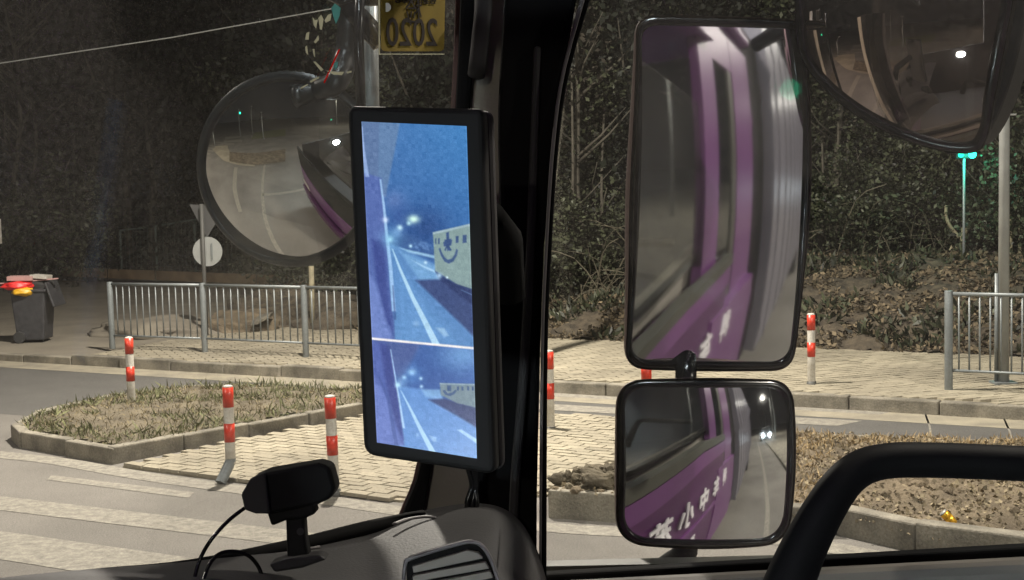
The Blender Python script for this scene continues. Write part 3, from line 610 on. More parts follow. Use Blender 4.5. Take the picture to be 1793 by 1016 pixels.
hq = Q(1075, 868, .16)+np.array([0, .22, .02])
hm = lump('earth_mound', hq, (.42, .22, .15), 21, M['soil_dull'], .1, .55, 5); tag(hm, 'low lumpy mound of dug earth on the soil bed, left of the lower square mirror', 'mound')
bm = B()
for _ in range(90):
    a = random.uniform(0, 6.28); q_ = random.random()**.6; p = hq+np.array([.46*q_*math.cos(a), .22*q_*math.sin(a), .15*math.sqrt(max(0, 1-q_*q_))]); r_ = random.uniform(.012, .042); g = bmesh.ops.create_icosphere(bm, subdivisions=2, radius=r_); sd = random.random()*50
    for v in g['verts']: v.co *= 1+.5*noise.noise(v.co/r_*1.5+Vector((sd, 0, 0))); v.co += Vector(p)
finish('clods', bm, M['soil_dull'], hm)['kind'] = 'stuff'
# wheelie bin
bp = np.array([*GZ(62, 598, .1), .1]); t = thing('wheelie_bin', bp, 'dark grey wheelie bin overflowing with rubbish on the pavement at far left', 'bin')
def frus(bm, c, a, b, h, wa, wb):
    lo = [c+np.array([sx*a/2, sy*b/2, 0]) for sx, sy in ((-1, -1), (1, -1), (1, 1), (-1, 1))]; hi = [c+np.array([sx*wa/2, sy*wb/2, h]) for sx, sy in ((-1, -1), (1, -1), (1, 1), (-1, 1))]
    v = [bm.verts.new(Vector(p)) for p in lo+hi]
    for q in ((0, 1, 5, 4), (1, 2, 6, 5), (2, 3, 7, 6), (3, 0, 4, 7), (3, 2, 1, 0), (4, 5, 6, 7)): bm.faces.new([v[i] for i in q])
    return bm
finish('body', frus(B(), bp+U*.04, .44, .46, .80, .56, .58), M['bin'], t, bevel=.025)
finish('rim', box(B(), bp+U*.85, (.61, .63, .045)), M['bin'], t, bevel=.015)
lidm = Matrix.Rotation(math.radians(72), 3, 'Y'); finish('lid', box(B(), bp+np.array([.36, 0, .78]), (.42, .6, .04), lidm), M['bin'], t, bevel=.015)
finish('handle', cyl(B(), bp+np.array([.30, -.26, .88]), bp+np.array([.30, .26, .88]), .018, n=8), M['bin'], t)
for (x, y) in ((-.19, -.25), (-.19, .23), ):
    c_ = bp+np.array([x+.02, y, .095]); wh = finish('wheel', cyl(B(), c_-[0, .025, 0], c_+[0, .025, 0], .098, n=24), M['tyre'], t, bevel=.01); finish('hub', cyl(B(), c_-[0, .034, 0], c_-[0, .02, 0], .05, n=16), M['bin'], wh)
tp_ = bp+U*.88
def bag(name, c, s, material, lb, seed, rot=0):
    o = lump(name, c, s, seed, material, rot, .35, 3); tag(o, lb, 'rubbish'); return o
bag('rubbish_bag', tp_+np.array([-.18, -.22, .06]), (.27, .15, .07), M['bagred'], 'crumpled red plastic bag hanging over the front of the bin', 3, .25)
bag('rubbish_bag', tp_+np.array([-.06, -.28, -.04]), (.16, .1, .07), M['bagyel'], 'crumpled yellow bag under the red bag on the bin', 7, .4)
bag('rubbish_bag', tp_+np.array([.1, .05, .02]), (.28, .22, .12), M['tyre'], 'black rubbish sack filling the mouth of the bin', 17, .4)
def board(c, s, rz, ry, material, lb): 
    bm = box(B(), c, s, (Matrix.Rotation(rz, 3, 'Z') @ Matrix.Rotation(ry, 3, 'Y'))); tag(finish('cardboard_sheet', bm, material, bevel=.004), lb, 'cardboard')
board(tp_+np.array([-.14, -.1, .17]), (.40, .3, .07), .1, .02, M['card'], 'pinkish flattened box lying on top of the bin rubbish')
board(tp_+np.array([.16, -.05, .185]), (.28, .26, .055), -.1, .08, M['white'], 'white flat box at the right on top of the bin')
board(tp_+np.array([-.02, -.12, .12]), (.95, .08, .02), .05, -.06, M['card'], 'long thin grey lath sticking out across the top of the bin')
# gold can
cp = Q(1662, 880, .3); cp[2] = bedh(cp[0], cp[1])+.05; dirc = nz([.55, -.1, -.55])
t = thing('drink_can', cp, 'crushed gold drink can lying on the soil bed', 'can')
finish('can_body', cyl(cyl(B(), cp-dirc*.055, cp-dirc*.012, .030, .033, 16), cp-dirc*.012, cp+dirc*.05, .033, .026, 16), M['gold'], t, smooth=True)
finish('can_end', cyl(B(), cp-dirc*.062, cp-dirc*.054, .026, .031, 16), M['steel'], t, smooth=True)

# ------------------------------------------------------------ street lamps that light the scene
LW = emis('lamp lens', (1.0, 0.93, 0.78), 30)
def street_lamp(base, arm, h, label, power, col, emis_m=LW, light=True, size=.35, lens_r=.22):
    base = np.array(base, float); arm = np.array(arm, float)
    t = thing('street_lamp', base, label, 'street lamp', 'street lamps')
    finish('pole', cyl(B(), base, base+U*h, .10, .06, 12), M['steel'], t, smooth=True)
    tip = base+arm+U*(h+.5); finish('arm', tube(B(), smoothpts([base+U*(h-.1), base+U*(h+.3)+arm*.4, tip], 4), .035, 8), M['steel'], t, smooth=True)
    hd = finish('lamp_head', box(B(), tip+U*.04, (.34, .34, .10)), M['steel'], t, bevel=.03); finish('lens', box(B(), tip-U*.03, (.26, .26, .03)) if emis_m is LW else ball(B(), tip-U*.06, lens_r, 12, 8, .6), emis_m, hd)
    if light:
        l = bpy.data.lights.new('lamp_light', 'AREA'); l.shape = 'DISK'; l.size = size; l.energy = power; l.color = col
        lo = bpy.data.objects.new('lamp_light', l); COL.objects.link(lo); lo.location = Vector(tip-U*.08)
    return t
WARM = (1.0, 0.905, 0.80)
street_lamp(Q(903, 652, 0), (-1.5, -3.0, 0), 9.5, 'street lamp on the far sidewalk, its pole hidden behind the windshield pillar', 3400, WARM)
street_lamp((9.5, 4.5, 0), (-2.5, .8, 0), 9.5, 'street lamp to the right, outside the frame beside the truck', 1700, WARM)
street_lamp((-12, 6, 0), (1.5, 1.0, 0), 9.5, 'added street lamp left of the truck, outside the frame, to light the left ground', 1000, WARM)  # added lamp, put here to light the ground on the left
COOL = emis('cool lamp lens', (0.85, 0.95, 1.0), 250)
for k, (a_, b_) in enumerate(((-16, 9), (-40, 8), (-64, 8), (-90, 8), (-52, -9), (-28, -9), (-26, 6.5), (-32, 12))):
    street_lamp(TW(a_, b_, 0), tuple(R*(-2.2 if b_ > 0 else 2.2)), 8.5, f'street lamp along the road behind the truck, {["nearest on the right", "second on the right", "third on the right", "farthest on the right", "far one on the left", "near one on the left", "short one beside the lane", "one set back beyond the verge"][k]}', 1500, (1, .93, .82), COOL, light=k in (0, 1, 5))

sl = street_lamp(TW(-13, -24, 0), (.5, 1.2, 0), 8.5, 'added street lamp far behind the truck that brightens the pillar trim', 0, WARM, COOL, light=False)
l = bpy.data.lights.new('lamp_light', 'POINT'); l.energy = 1900; l.color = (1, .93, .8); l.shadow_soft_size = .2; lo = bpy.data.objects.new('lamp_light', l); COL.objects.link(lo); lo.location = Vector(TW(-13, -24, 0)+np.array([.5, 1.2, 8.75]))  # added point light, brightens the pillar trim through the driver's window
# van following in the next lane, seen only in the door mirrors
vo_ = (-26, 4.6); t = thing('following_van', TW(vo_[0], vo_[1], 0), 'dark van with bright headlights following in the next lane, seen only in the mirrors', 'van')
def vb(a0_, a1_, b0_, b1_, z0, z1, nm, mt_, **k): return finish(nm, tbox(B(), vo_[0]+a0_, vo_[0]+a1_, vo_[1]+b0_, vo_[1]+b1_, z0, z1), mt_, t, **k)
vb(-4.6, 0, -.95, .95, .4, 1.2, 'body', M['bin'], bevel=.12); vb(-4.5, -.9, -.88, .88, 1.2, 2.0, 'cabin', M['bin'], bevel=.2); vb(-.92, -.86, -.8, .8, 1.25, 1.9, 'windscreen', M['cabglass'])
for b_ in (-.7, .7): finish('headlight', ball(B(), TW(vo_[0]+.02, vo_[1]+b_, .8), .12, 12, 8), COOL, t)
for a_ in (-.9, -3.7):
    for b_ in (-.98, .80): finish('wheel', cyl(B(), TW(vo_[0]+a_, vo_[1]+b_, .34), TW(vo_[0]+a_, vo_[1]+b_+.18, .34), .34, n=20), M['tyre'], t)

# ------------------------------------------------------------ THE TRUCK
truck = thing('truck', (0, 0, 0), 'purple truck whose dark cab we look out of, with dashboard, pillar and mirrors', 'truck')
PW = C+F*1.25; NW = nz(F+U*0.10)            # windshield plane
PS = C+R*1.62; NS = R                        # side window plane
def part(name, bm, mt, label=None, **k):
    o = finish(name, bm, mt, k.pop('parent', truck), **k)
    if label: o['label'] = label
    return o
def pp(plane, pts, off=0.0):
    p0, n = (PW, NW) if plane == 'w' else (PS, NS); return [on(x, y, p0+n*off, n) for x, y in pts]
# glass panes
part('windshield', prism(B(), pp('w', [(-500, -260), (800, -260), (795, 185), (760, 860), (700, 930), (0, 1060), (-500, 1160)]), NW*.006), M['windshield'])
part('side_window', prism(B(), pp('s', [(1020, -200), (985, 190), (962, 400), (952, 600), (946, 1030), (1793, 970), (2700, 900), (2700, -200)]), NS*.005), M['side'])
# pillar strips: outlines run down both edges
def band(L_, R_, D0, D1, th=.03, name='pillar_trim', mt='black', label=None, bev=.006):
    n = len(L_); Lp = smoothpts([(x, y) for x, y in L_], 4); Rp = smoothpts([(x, y) for x, y in R_], 4); k = len(Lp)
    dd = lambda i: D0+(D1-D0)*i/(k-1)
    pl = [P(x, y, dd(i)) for i, (x, y) in enumerate(Lp)]; pr = [P(x, y, dd(i)) for i, (x, y) in enumerate(Rp)]
    bm = B(); v = [[bm.verts.new(Vector(p)) for p in r_] for r_ in (pl, pr, [p+np.array([0, th, 0]) for p in pr], [p+np.array([0, th, 0]) for p in pl])]
    for a in range(4):
        b = (a+1) % 4
        for i in range(k-1): bm.faces.new((v[a][i], v[a][i+1], v[b][i+1], v[b][i]))
    bm.faces.new([v[a][0] for a in range(4)]); bm.faces.new([v[a][-1] for a in range(3, -1, -1)])
    return part(name, bm, M[mt], label, bevel=bev)
ys = (-40, 190, 500, 800, 930, 1080)
band([(807, -40), (797, 190), (775, 500), (738, 800), (700, 918), (690, 1080)][:6], [(840, -40), (822, 190), (800, 500), (757, 800), (738, 918), (720, 1080)], 1.93, 1.88, .05, 'pillar_seal', 'seal')
band([(799, -40), (789, 190), (767, 500), (732, 800), (697, 905), (690, 950)], [(809, -40), (799, 190), (777, 500), (740, 800), (703, 905), (696, 950)], 1.95, 1.90, .03, 'glass_edge', 'brown')  # brown-red colour stands in for a reflection along the glass edge
band([(828, -40), (818, 190), (798, 500), (753, 800), (734, 918), (720, 1080)], [(905, -40), (890, 190), (880, 500), (870, 800), (860, 918), (850, 1080)], 1.955, 1.91, .04, 'pillar_trim', 'beige', 'beige trim of the windshield pillar')
band([(888, -60), (872, 190), (872, 430), (833, 800), (828, 918), (820, 1080)], [(1020, -60), (978, 190), (953, 430), (942, 800), (940, 918), (940, 1080)], 1.90, 1.86, .09, 'door_frame', 'seal', 'black door frame seal beside the side window')
band([(935, 80), (928, 250), (920, 450), (905, 700), (893, 850), (888, 1000)], [(948, 80), (943, 250), (936, 450), (922, 700), (910, 850), (905, 1000)], 1.885, 1.845, .03, 'frame_edge', 'grey')
band([(1032, -60), (985, 120), (966, 250), (955, 420), (947, 620), (944, 1030)], [(1042, -60), (991, 120), (972, 250), (960, 420), (952, 620), (948, 1030)], 1.88, 1.83, .02, 'window_seal', 'lightseal', bev=.002)
band([(1041, -60), (990, 120), (971, 250), (959, 420), (951, 620), (947, 1030)], [(1052, -60), (999, 120), (979, 250), (967, 420), (959, 620), (957, 1030)], 1.90, 1.85, .06, 'window_rubber', 'seal', bev=.002)
# hanging strap handle on pillar
part('pillar_handle', tube(B(), smoothpts([P(846, -30, 1.92), P(846, 20, 1.90), P(841, 70, 1.90), P(836, 118, 1.90), P(834, 132, 1.92)], 5), [.012]*21, 12, flat=.5), M['grey'], smooth=True)
# wires below the monitor
for dx in (0, 9, 17):
    part('cable', tube(B(), smoothpts([P(818+dx, 815, 1.78), P(826+dx*.6+5*math.sin(dx), 850, 1.80), P(818+dx, 880, 1.80), P(820+dx*.5, 912, 1.8)], 5), .0035, 8), M['gloss'], smooth=True)
# dashboard: a lofted rounded body
top = [(-200, 1062), (0, 1032), (150, 1016), (300, 1002), (420, 982), (520, 963), (620, 938), (700, 918), (760, 905), (810, 897), (850, 897), (880, 906), (905, 928), (925, 965), (940, 1010), (955, 1080)]
rows = [(0, 26, .05), (0, 6, .02), (0, 0, 0), (2, 3, -.03), (4, 12, -.08), (6, 32, -.15), (8, 75, -.24), (10, 160, -.36), (10, 330, -.45)]
tops = smoothpts(top, 4); V = []; nc = len(tops)
for (dx, dy, dd) in rows:
    for (x, y) in tops:
        base_d = ((PW-C)@NW)/(ray(x, y)@NW)-.03; base_d = min(base_d, 1.86)
        sx = x+dx*(-1 if x > 820 else 0); V.append(P(sx - (dy*0.12 if x > 870 else 0), y+dy, base_d+dd))
Fc = [(r_*nc+i, r_*nc+i+1, (r_+1)*nc+i+1, (r_+1)*nc+i) for r_ in range(len(rows)-1) for i in range(nc-1)]
dsh = raw('dashboard', V, Fc, M['dash'], truck, smooth=True); md = dsh.modifiers.new('thick', 'SOLIDIFY'); md.thickness = .012; md.offset = -1
md = dsh.modifiers.new('sub', 'SUBSURF'); md.levels = 1; md.render_levels = 1
# cowl strip between dashboard and glass, and a lighter lip
part('cowl_strip', tube(B(), smoothpts([P(-60, 1036, 1.42), P(150, 1012, 1.50), P(330, 994, 1.58), P(520, 955, 1.66), P(640, 925, 1.74), P(740, 905, 1.80)], 5), .009, 8), M['seal'], smooth=True)
part('cowl_lip', tube(B(), smoothpts([P(250, 1010, 1.52), P(360, 994, 1.56), P(470, 975, 1.62), P(560, 958, 1.66)], 5), .0022, 6), M['lightseal'], smooth=True)
part('cowl_lip', tube(B(), smoothpts([P(690, 918, 1.72), P(715, 909, 1.74), P(745, 905, 1.75), P(764, 907, 1.75)], 5), .0035, 8, flat=.5), M['lightseal'], smooth=True)
# air vent
vo = [(714, 1060), (712, 992), (722, 980), (800, 957), (826, 953), (842, 960), (858, 985), (872, 1030), (880, 1070)]
vd = 1.47
ven = part('air_vent', prism(B(), [P(x, y, vd) for x, y in smoothpts(vo, 4)], fw*.03), M['seal'])
finish('vent_rim', tube(B(), [P(x, y, vd-.002) for x, y in smoothpts([(705, 1060), (709, 992), (722, 977), (800, 953), (828, 949), (846, 958), (862, 985), (876, 1030), (884, 1070)], 5)], .0022, 8), M['lightseal'], ven, smooth=True)
for k, pts in enumerate(([(722, 992), (818, 964), (838, 968), (846, 978), (724, 1004)], [(722, 1008), (850, 984), (857, 996), (724, 1020)], [(724, 1026), (858, 1000), (864, 1012), (726, 1040)])):
    finish('vent_slat', prism(B(), [P(x, y, vd-.006) for x, y in pts], fw*.02), M['door'], ven, bevel=.001)
# door top and inner panel
part('door_sill', prism(B(), [on(x, y, PS-R*.01, R) for x, y in ((940, 1000), (1793, 950), (2700, 895), (2700, 930), (1793, 977), (940, 1024))], -R*.03), M['seal'], bevel=.004)
part('door_panel', prism(B(), [on(x, y, PS-R*.05, R) for x, y in ((940, 1016), (1793, 971), (2700, 925), (2700, 1300), (1793, 1400), (940, 1500))], -R*.04), M['door'], bevel=.012)
# grab handle
gh = smoothpts([P(1340, 1150, 1.34), P(1372, 1050, 1.35), P(1405, 965, 1.36), P(1452, 878, 1.37), P(1495, 828, 1.38), P(1548, 808, 1.385), P(1640, 806, 1.39), P(1793, 812, 1.39), P(1950, 818, 1.39), P(2200, 830, 1.39)], 6)
part('grab_handle', tube(B(), gh, [.0172+.0085*math.exp(-(i/16)**2) for i in range(len(gh))], 24), M['black'], 'thick black grab handle across the side window', smooth=True)

# cab shell -----------------------------------------------------
def tprism(a, z, b0_, b1_, name, mt, **k):     # side-view outline, thickness across
    pts = [TW(x, b0_, y) for x, y in zip(a, z)]; return part(name, prism(B(), pts, R*(b1_-b0_)), M[mt], **k)
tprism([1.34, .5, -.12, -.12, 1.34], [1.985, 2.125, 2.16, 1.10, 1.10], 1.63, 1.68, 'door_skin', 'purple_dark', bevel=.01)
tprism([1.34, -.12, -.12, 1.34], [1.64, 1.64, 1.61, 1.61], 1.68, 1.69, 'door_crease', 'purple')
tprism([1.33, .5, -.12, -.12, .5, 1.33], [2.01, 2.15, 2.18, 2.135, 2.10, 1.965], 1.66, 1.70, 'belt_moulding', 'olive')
tprism([1.33, .5, -.12, -.12, .5, 1.33], [1.955, 2.09, 2.125, 2.03, 2.0, 1.87], 1.66, 1.69, 'door_highlight', 'purple')  # highlight below the belt put in as a strip of lighter purple
tprism([.22, .02, .02, .22], [1.1, 1.1, 3.3, 3.3], 1.60, 1.645, 'rear_pillar', 'purple')
tprism([.10, -.80, -.80, .10], [1.1, 1.1, 1.9, 1.9], 1.60, 1.69, 'sleeper_side', 'purple')
tprism([-.34, -.80, -.80, -.34], [1.9, 1.9, 3.3, 3.3], 1.60, 1.645, 'sleeper_side', 'purple')
tprism([.02, -.34, -.34, .02], [3.1, 3.1, 3.3, 3.3], 1.60, 1.643, 'sleeper_side', 'purple')
tprism([.02, -.34, -.34, .02], [1.9, 1.9, 3.1, 3.1], 1.61, 1.632, 'sleeper_window', 'cabglass')
tprism([-.25, -.34, -.34, -.25], [1.9, 1.9, 3.1, 3.1], 1.632, 1.640, 'window_frame_strip', 'olive')
tprism([1.15, .10, .10, 1.10], [3.15, 3.15, 3.35, 3.35], 1.60, 1.69, 'door_header', 'purple')
part('roof', prism(B(), [TW(1.15, -.85, 3.35), TW(1.15, 1.69, 3.35), TW(-.8, 1.69, 3.35), TW(-.8, -.85, 3.35)], U*.08), M['purple'], bevel=.03)
part('back_wall', prism(B(), [TW(-.75, -.85, 1.0), TW(-.75, 1.60, 1.0), TW(-.75, 1.60, 3.35), TW(-.75, -.85, 3.35)], -F*.05), M['grey'])
part('left_side', prism(B(), [TW(1.3, -.85, 1.0), TW(-.8, -.85, 1.0), TW(-.8, -.85, 3.35), TW(-.3, -.85, 3.35), TW(-.3, -.85, 2.2), TW(1.25, -.85, 2.05)], -R*.05), M['grey'])
part('cab_floor', prism(B(), [TW(1.3, -.85, 1.0), TW(1.3, 1.60, 1.0), TW(-.8, 1.60, 1.0), TW(-.8, -.85, 1.0)], -U*.06), M['grey'])
part('front_fascia', prism(B(), [TW(1.40, -.9, .55), TW(1.40, 1.69, .55), TW(1.40, 1.69, 1.50), TW(1.40, -.9, 1.50)], -F*.05), M['purple'], bevel=.02)
part('cowl_panel', prism(B(), [TW(1.39, -.9, 1.51), TW(1.39, 1.69, 1.51), TW(1.39, 1.69, 2.02), TW(1.39, -.9, 2.02)], -F*.04), M['seal'], bevel=.01)
part('bumper', prism(B(), [TW(1.50, -.9, .35), TW(1.50, 1.69, .35), TW(1.50, 1.69, .95), TW(1.50, -.9, .95)], -F*.1), M['purple_dark'], bevel=.04)
part('windshield_header', prism(B(), [TW(1.22, -.9, 3.18), TW(1.22, 1.69, 3.18), TW(1.22, 1.69, 3.42), TW(1.22, -.9, 3.42)], -F*.05), M['seal'])
for b_ in (-.62, 1.38): part('headlight', prism(B(), [TW(1.41, b_-.22, .98), TW(1.41, b_+.22, .98), TW(1.41, b_+.2, 1.12), TW(1.41, b_-.2, 1.12)], F*.02), M['white'], bevel=.01)
tprism([-1.55, -14, -14, -1.55], [.95, .95, 3.9, 3.9], -.85, 1.70, 'cargo_body', 'silver')
for k in range(17): tprism([-1.9-k*.7, -1.96-k*.7, -1.96-k*.7, -1.9-k*.7], [.97, .97, 3.88, 3.88], 1.70, 1.715, 'body_rib', 'silver')
tprism([-1.0, -14, -14, -1.0], [.7, .7, .9, .9], -.5, 1.4, 'chassis', 'seal')
tprism([-.82, -1.54, -1.54, -.82], [.92, .92, 3.6, 3.6], -.6, 1.60, 'gap_shade_block', 'seal')  # black block put in for the dark open gap behind the cab
for a_ in (.1, -8.0, -9.3):
    wh = part('wheel', cyl(B(), TW(a_, 1.35, .5), TW(a_, 1.63, .5), .5, n=32), M['tyre'], bevel=.03); finish('rim', cyl(B(), TW(a_, 1.60, .5), TW(a_, 1.645, .5), .27, n=24), M['silver'], wh)
# lettering on the door
def text_mesh(s, size, extr, bold=0.0):
    cu = bpy.data.curves.new('t', 'FONT'); cu.body = s; cu.size = size; cu.extrude = extr; cu.align_x = 'CENTER'; cu.resolution_u = 3; cu.offset = bold
    ob = bpy.data.objects.new('t', cu); COL.objects.link(ob); bpy.context.view_layer.update()
    me = bpy.data.meshes.new_from_object(ob.evaluated_get(bpy.context.evaluated_depsgraph_get())); bpy.data.objects.remove(ob); return me
def put_text(s, size, org, xdir, ydir, mt, parent, name='lettering', extr=.002, offset=0.0):
    me = text_mesh(s, size, extr, offset); me.materials.clear(); me.materials.append(mt)
    if offset: pass
    x = nz(xdir); y = nz(ydir); z = np.cross(x, y); mm = Matrix(((x[0], y[0], z[0], org[0]), (x[1], y[1], z[1], org[1]), (x[2], y[2], z[2], org[2]), (0, 0, 0, 1)))
    me.transform(mm); me.name = name; o = bpy.data.objects.new(name, me); COL.objects.link(o); o.parent = parent; o.matrix_parent_inverse = Matrix.Translation(-Vector(parent_world(parent))); return o
door_skin = bpy.data.objects['door_skin']
for k, (ch, a_) in enumerate((('苏', .90), ('小', .68), ('中', .44), ('车', .16), ('科', -.16))):
    put_text(ch, .165, TW(a_, 1.694, 1.72), F, U, M['letters'], door_skin, extr=.003, offset=.004)
put_text('江苏', .10, TW(.60, 1.694, 1.47), F, U, M['letters'], door_skin, extr=.003, offset=.003)

# ------------------------------------------------------------ mirrors
def solve_mirror(cpx, Mc, vpx, Rc, out):
    nV = nz(nz(out)-nz(ray(*vpx))); n0 = nV
    for _ in range(30):
        off = on(*vpx, Mc, n0)-Mc; n0 = nz(nV-off/Rc)
    return n0
def convex(name, outline, Mc, n, Rc, mt, rim=.010, depth=.05, house='housing', rimmat='gloss', label=None, back=0.75, hs=1.0):
    e1 = nz(np.cross(U, n)); e2 = np.cross(n, e1)
    pts = [on(x, y, Mc, n)-Mc for x, y in outline]; q = np.array([(p@e1, p@e2) for p in pts]); k = len(q); cc = q.mean(0)
    bm = B(); rings = []; NR = 26
    def sag(a): return -(Rc-math.sqrt(max(0, Rc*Rc-min(a, .9*Rc*Rc))))
    s0 = min(sag((v**2).sum()) for v in q)
    for r_ in range(1, NR+1):
        ring = []
        for v in q:
            w_ = cc+(v-cc)*r_/NR; ring.append(bm.verts.new(Vector(Mc+e1*w_[0]+e2*w_[1]+n*(sag((w_**2).sum())))))
        rings.append(ring)
    c0 = bm.verts.new(Vector(Mc+e1*cc[0]+e2*cc[1]+n*sag((cc**2).sum())))
    for j in range(k): bm.faces.new((c0, rings[0][j], rings[0][(j+1) % k]))
    for A_, B_ in zip(rings[:-1], rings[1:]):
        for j in range(k): bm.faces.new((A_[j], B_[j], B_[(j+1) % k], A_[(j+1) % k]))
    root = bpy.data.objects.new(name, None); COL.objects.link(root); root.parent = truck
    if label: root['label'] = label
    # outer rim and housing from the same outline
    def at(v, sc_, dn): 
        d = v-cc; L = np.linalg.norm(d); w_ = cc+d*(1+sc_/L); return Mc+e1*w_[0]+e2*w_[1]+n*dn
    hb = B(); prof = [(-.001, lambda v: sag((v**2).sum())-.004), (0.0, lambda v: sag((v**2).sum())+.004), (rim*.5, lambda v: sag((v**2).sum())+.006), (rim, lambda v: sag((v**2).sum())-.002)]
    rr = [[hb.verts.new(Vector(at(v, s_, fz(v)))) for v in q] for s_, fz in prof]
    for A_, B_ in zip(rr[:-1], rr[1:]):
        for j in range(k): hb.faces.new((A_[j], B_[j], B_[(j+1) % k], A_[(j+1) % k]))
    finish('mirror_rim', hb, M[rimmat], root, smooth=True)
    hb = B(); prev = [hb.verts.new(Vector(at(v, rim*hs, sag((v**2).sum())-.002))) for v in q]
    for t_ in (.25, .5, .75, .9, 1.0):
        ss = math.sqrt(1-(t_*back)**2); cur = []
        for v in q:
            w_ = cc+(v-cc)*(1+rim*hs/np.linalg.norm(v-cc))*ss; cur.append(hb.verts.new(Vector(Mc+e1*w_[0]+e2*w_[1]+n*(sag((v**2).sum())*(1-t_)-.002-depth*t_))))
        for j in range(k): hb.faces.new((prev[j], cur[j], cur[(j+1) % k], prev[(j+1) % k]))
        prev = cur
    hb.faces.new(prev); finish('mirror_housing', hb, M[house], root, smooth=True)
    g = finish('mirror_glass', bm, M[mt], root, smooth=True)
    return root
def rrect(c4, r_, n=10):
    """rounded quadrilateral in pixels"""
    out = []; k = 4
    for i in range(4):
        p = np.array(c4[i], float); a = np.array(c4[i-1], float); b = np.array(c4[(i+1) % 4], float)
        rr = r_[i] if hasattr(r_, '__len__') else r_; s = p+nz(a-p)*rr; e = p+nz(b-p)*rr
        for t_ in np.linspace(0, 1, n): out.append(tuple((1-t_)**2*s+2*t_*(1-t_)*p+t_*t_*e))
    res = []
    for i in range(len(out)):
        a = np.array(out[i]); b = np.array(out[(i+1) % len(out)]); m_ = max(1, int(np.linalg.norm(b-a)/25))
        for j in range(m_): res.append(tuple(a+(b-a)*j/m_))
    return res
# tall door mirror
cpx = (1265, 342); d = ray(*cpx); Mc = C+d*(1.98/(d@R)); n_ = solve_mirror(cpx, Mc, (1440, 285), 1.6, -F)
convex('door_mirror', rrect([(1132, 40), (1420, 48), (1397, 640), (1112, 636)], [34, 30, 38, 38]), Mc, n_, 1.6, 'mirror_a', rim=.012, depth=.055, back=.35, hs=1.3, label='tall rectangular door mirror outside the side window')
cpx2 = (1247, 816); d = ray(*cpx2); Mc2 = C+d*(1.93/(d@R)); n2_ = solve_mirror(cpx2, Mc2, (1322, 752), .55, -F)
convex('wide_angle_mirror', rrect([(1102, 680), (1392, 680), (1386, 952), (1100, 950)], [48, 44, 50, 52]), Mc2, n2_, .55, 'mirror_b', rim=.010, depth=.05, back=.35, hs=1.4, label='square wide angle mirror below the tall door mirror')
part('mirror_stem', cyl(B(), on(1213, 630, Mc, n_)-n_*.03, on(1213, 690, Mc2, n2_)-n2_*.03, .017, n=14), M['gloss'], smooth=True)
part('mirror_arm', tube(B(), smoothpts([on(1215, 930, Mc2, n2_)-n2_*.07, P(1200, 965, 2.30), P(1165, 995, 2.33), P(1090, 1050, 2.35)], 5), .02, 14), M['black'], smooth=True)
# round front mirror
cpx = (500, 297); d = ray(*cpx); Mc3 = C+d*(1.72/(d@F)); n3_ = solve_mirror(cpx, Mc3, (507, 208), .38, -R-F*.10)
ro = [(492+math.cos(a)*152, 306+math.sin(a)*160) for a in np.linspace(0, 2*math.pi, 72, endpoint=False)]

convex('front_mirror', ro, Mc3, n3_, .38, 'mirror_c', rim=.015, depth=.03, house='rimgrey', rimmat='rimgrey', back=.8, label='round convex mirror outside the windshield')
part('mirror_bracket', tube(B(), smoothpts([on(505, 175, Mc3, n3_)-n3_*.015, P(556, 158, 2.30), P(590, 142, 2.26), P(607, 90, 2.28), P(612, 20, 2.26), P(612, -80, 2.26)], 6), [.013]+[.019]*30, 14), M['rimgrey'], smooth=True)
part('mirror_tube', cyl(B(), P(647, -60, 2.32), P(652, 260, 2.32), .0125, n=16), M['steel'], 'pale steel mirror tube behind the monitor', smooth=True)
part('mirror_clamp', tube(B(), [P(612, 10, 2.25), P(628, 30, 2.24), P(668, 75, 2.24)], .017, 12), M['gloss'], smooth=True)
part('mirror_rod', tube(B(), [P(632, -60, 2.20), P(628, 60, 2.2), P(632, 190, 2.22)], .008, 10), M['gloss'], smooth=True)
part('mirror_arm', tube(B(), [P(560, -20, 2.24), P(600, -2, 2.24), P(680, -3, 2.24)], .012, 12), M['gloss'], smooth=True)
def mhit(px, py, t=None):
    O = Mc3-n3_*.38; d_ = nz(ray(px, py)); oc = C-O; b_ = oc@d_; dd_ = b_*b_-(oc@oc-.38**2); pt = C+d_*(-b_-math.sqrt(dd_)); nn = nz(pt-O); o_ = d_-2*(d_@nn)*nn
    return pt+o_*(t if t else -pt[2]/o_[2])
def gpoly(name, px, z, mt, sub=4):
    pts = [mhit(*q) for q in px]; return raw(name, [(p[0], p[1], z) for p in pts], [tuple(range(len(pts)))], mt)
tag(gpoly('opposite_refuge', [(372, 262), (378, 256), (398, 254), (402, 268), (446, 270), (446, 292), (420, 290), (392, 282)], .02, M['paver']), kind='structure')
tag(gpoly('opposite_soil_bed', [(402, 267), (446, 269), (500, 262), (500, 284), (446, 290), (402, 284)], .05, M['soil_pale']), kind='structure')
tag(gpoly('opposite_verge', [(446, 232), (500, 226), (500, 238), (440, 244)], .03, M['green']), kind='structure')
for px in ([(394, 240), (420, 238), (420, 241), (394, 243)], [(392, 246), (424, 245), (424, 248), (392, 249)], [(386, 251), (410, 251), (410, 253), (386, 253)], [(440, 238), (500, 229), (500, 232), (440, 241)], [(410, 293), (416, 293), (414, 330), (424, 370), (418, 372), (407, 332)]):
    raw('stripe', [(*mhit(*q)[:2], -.006) for q in px], [tuple(range(len(px)))], M['paint'], ll)
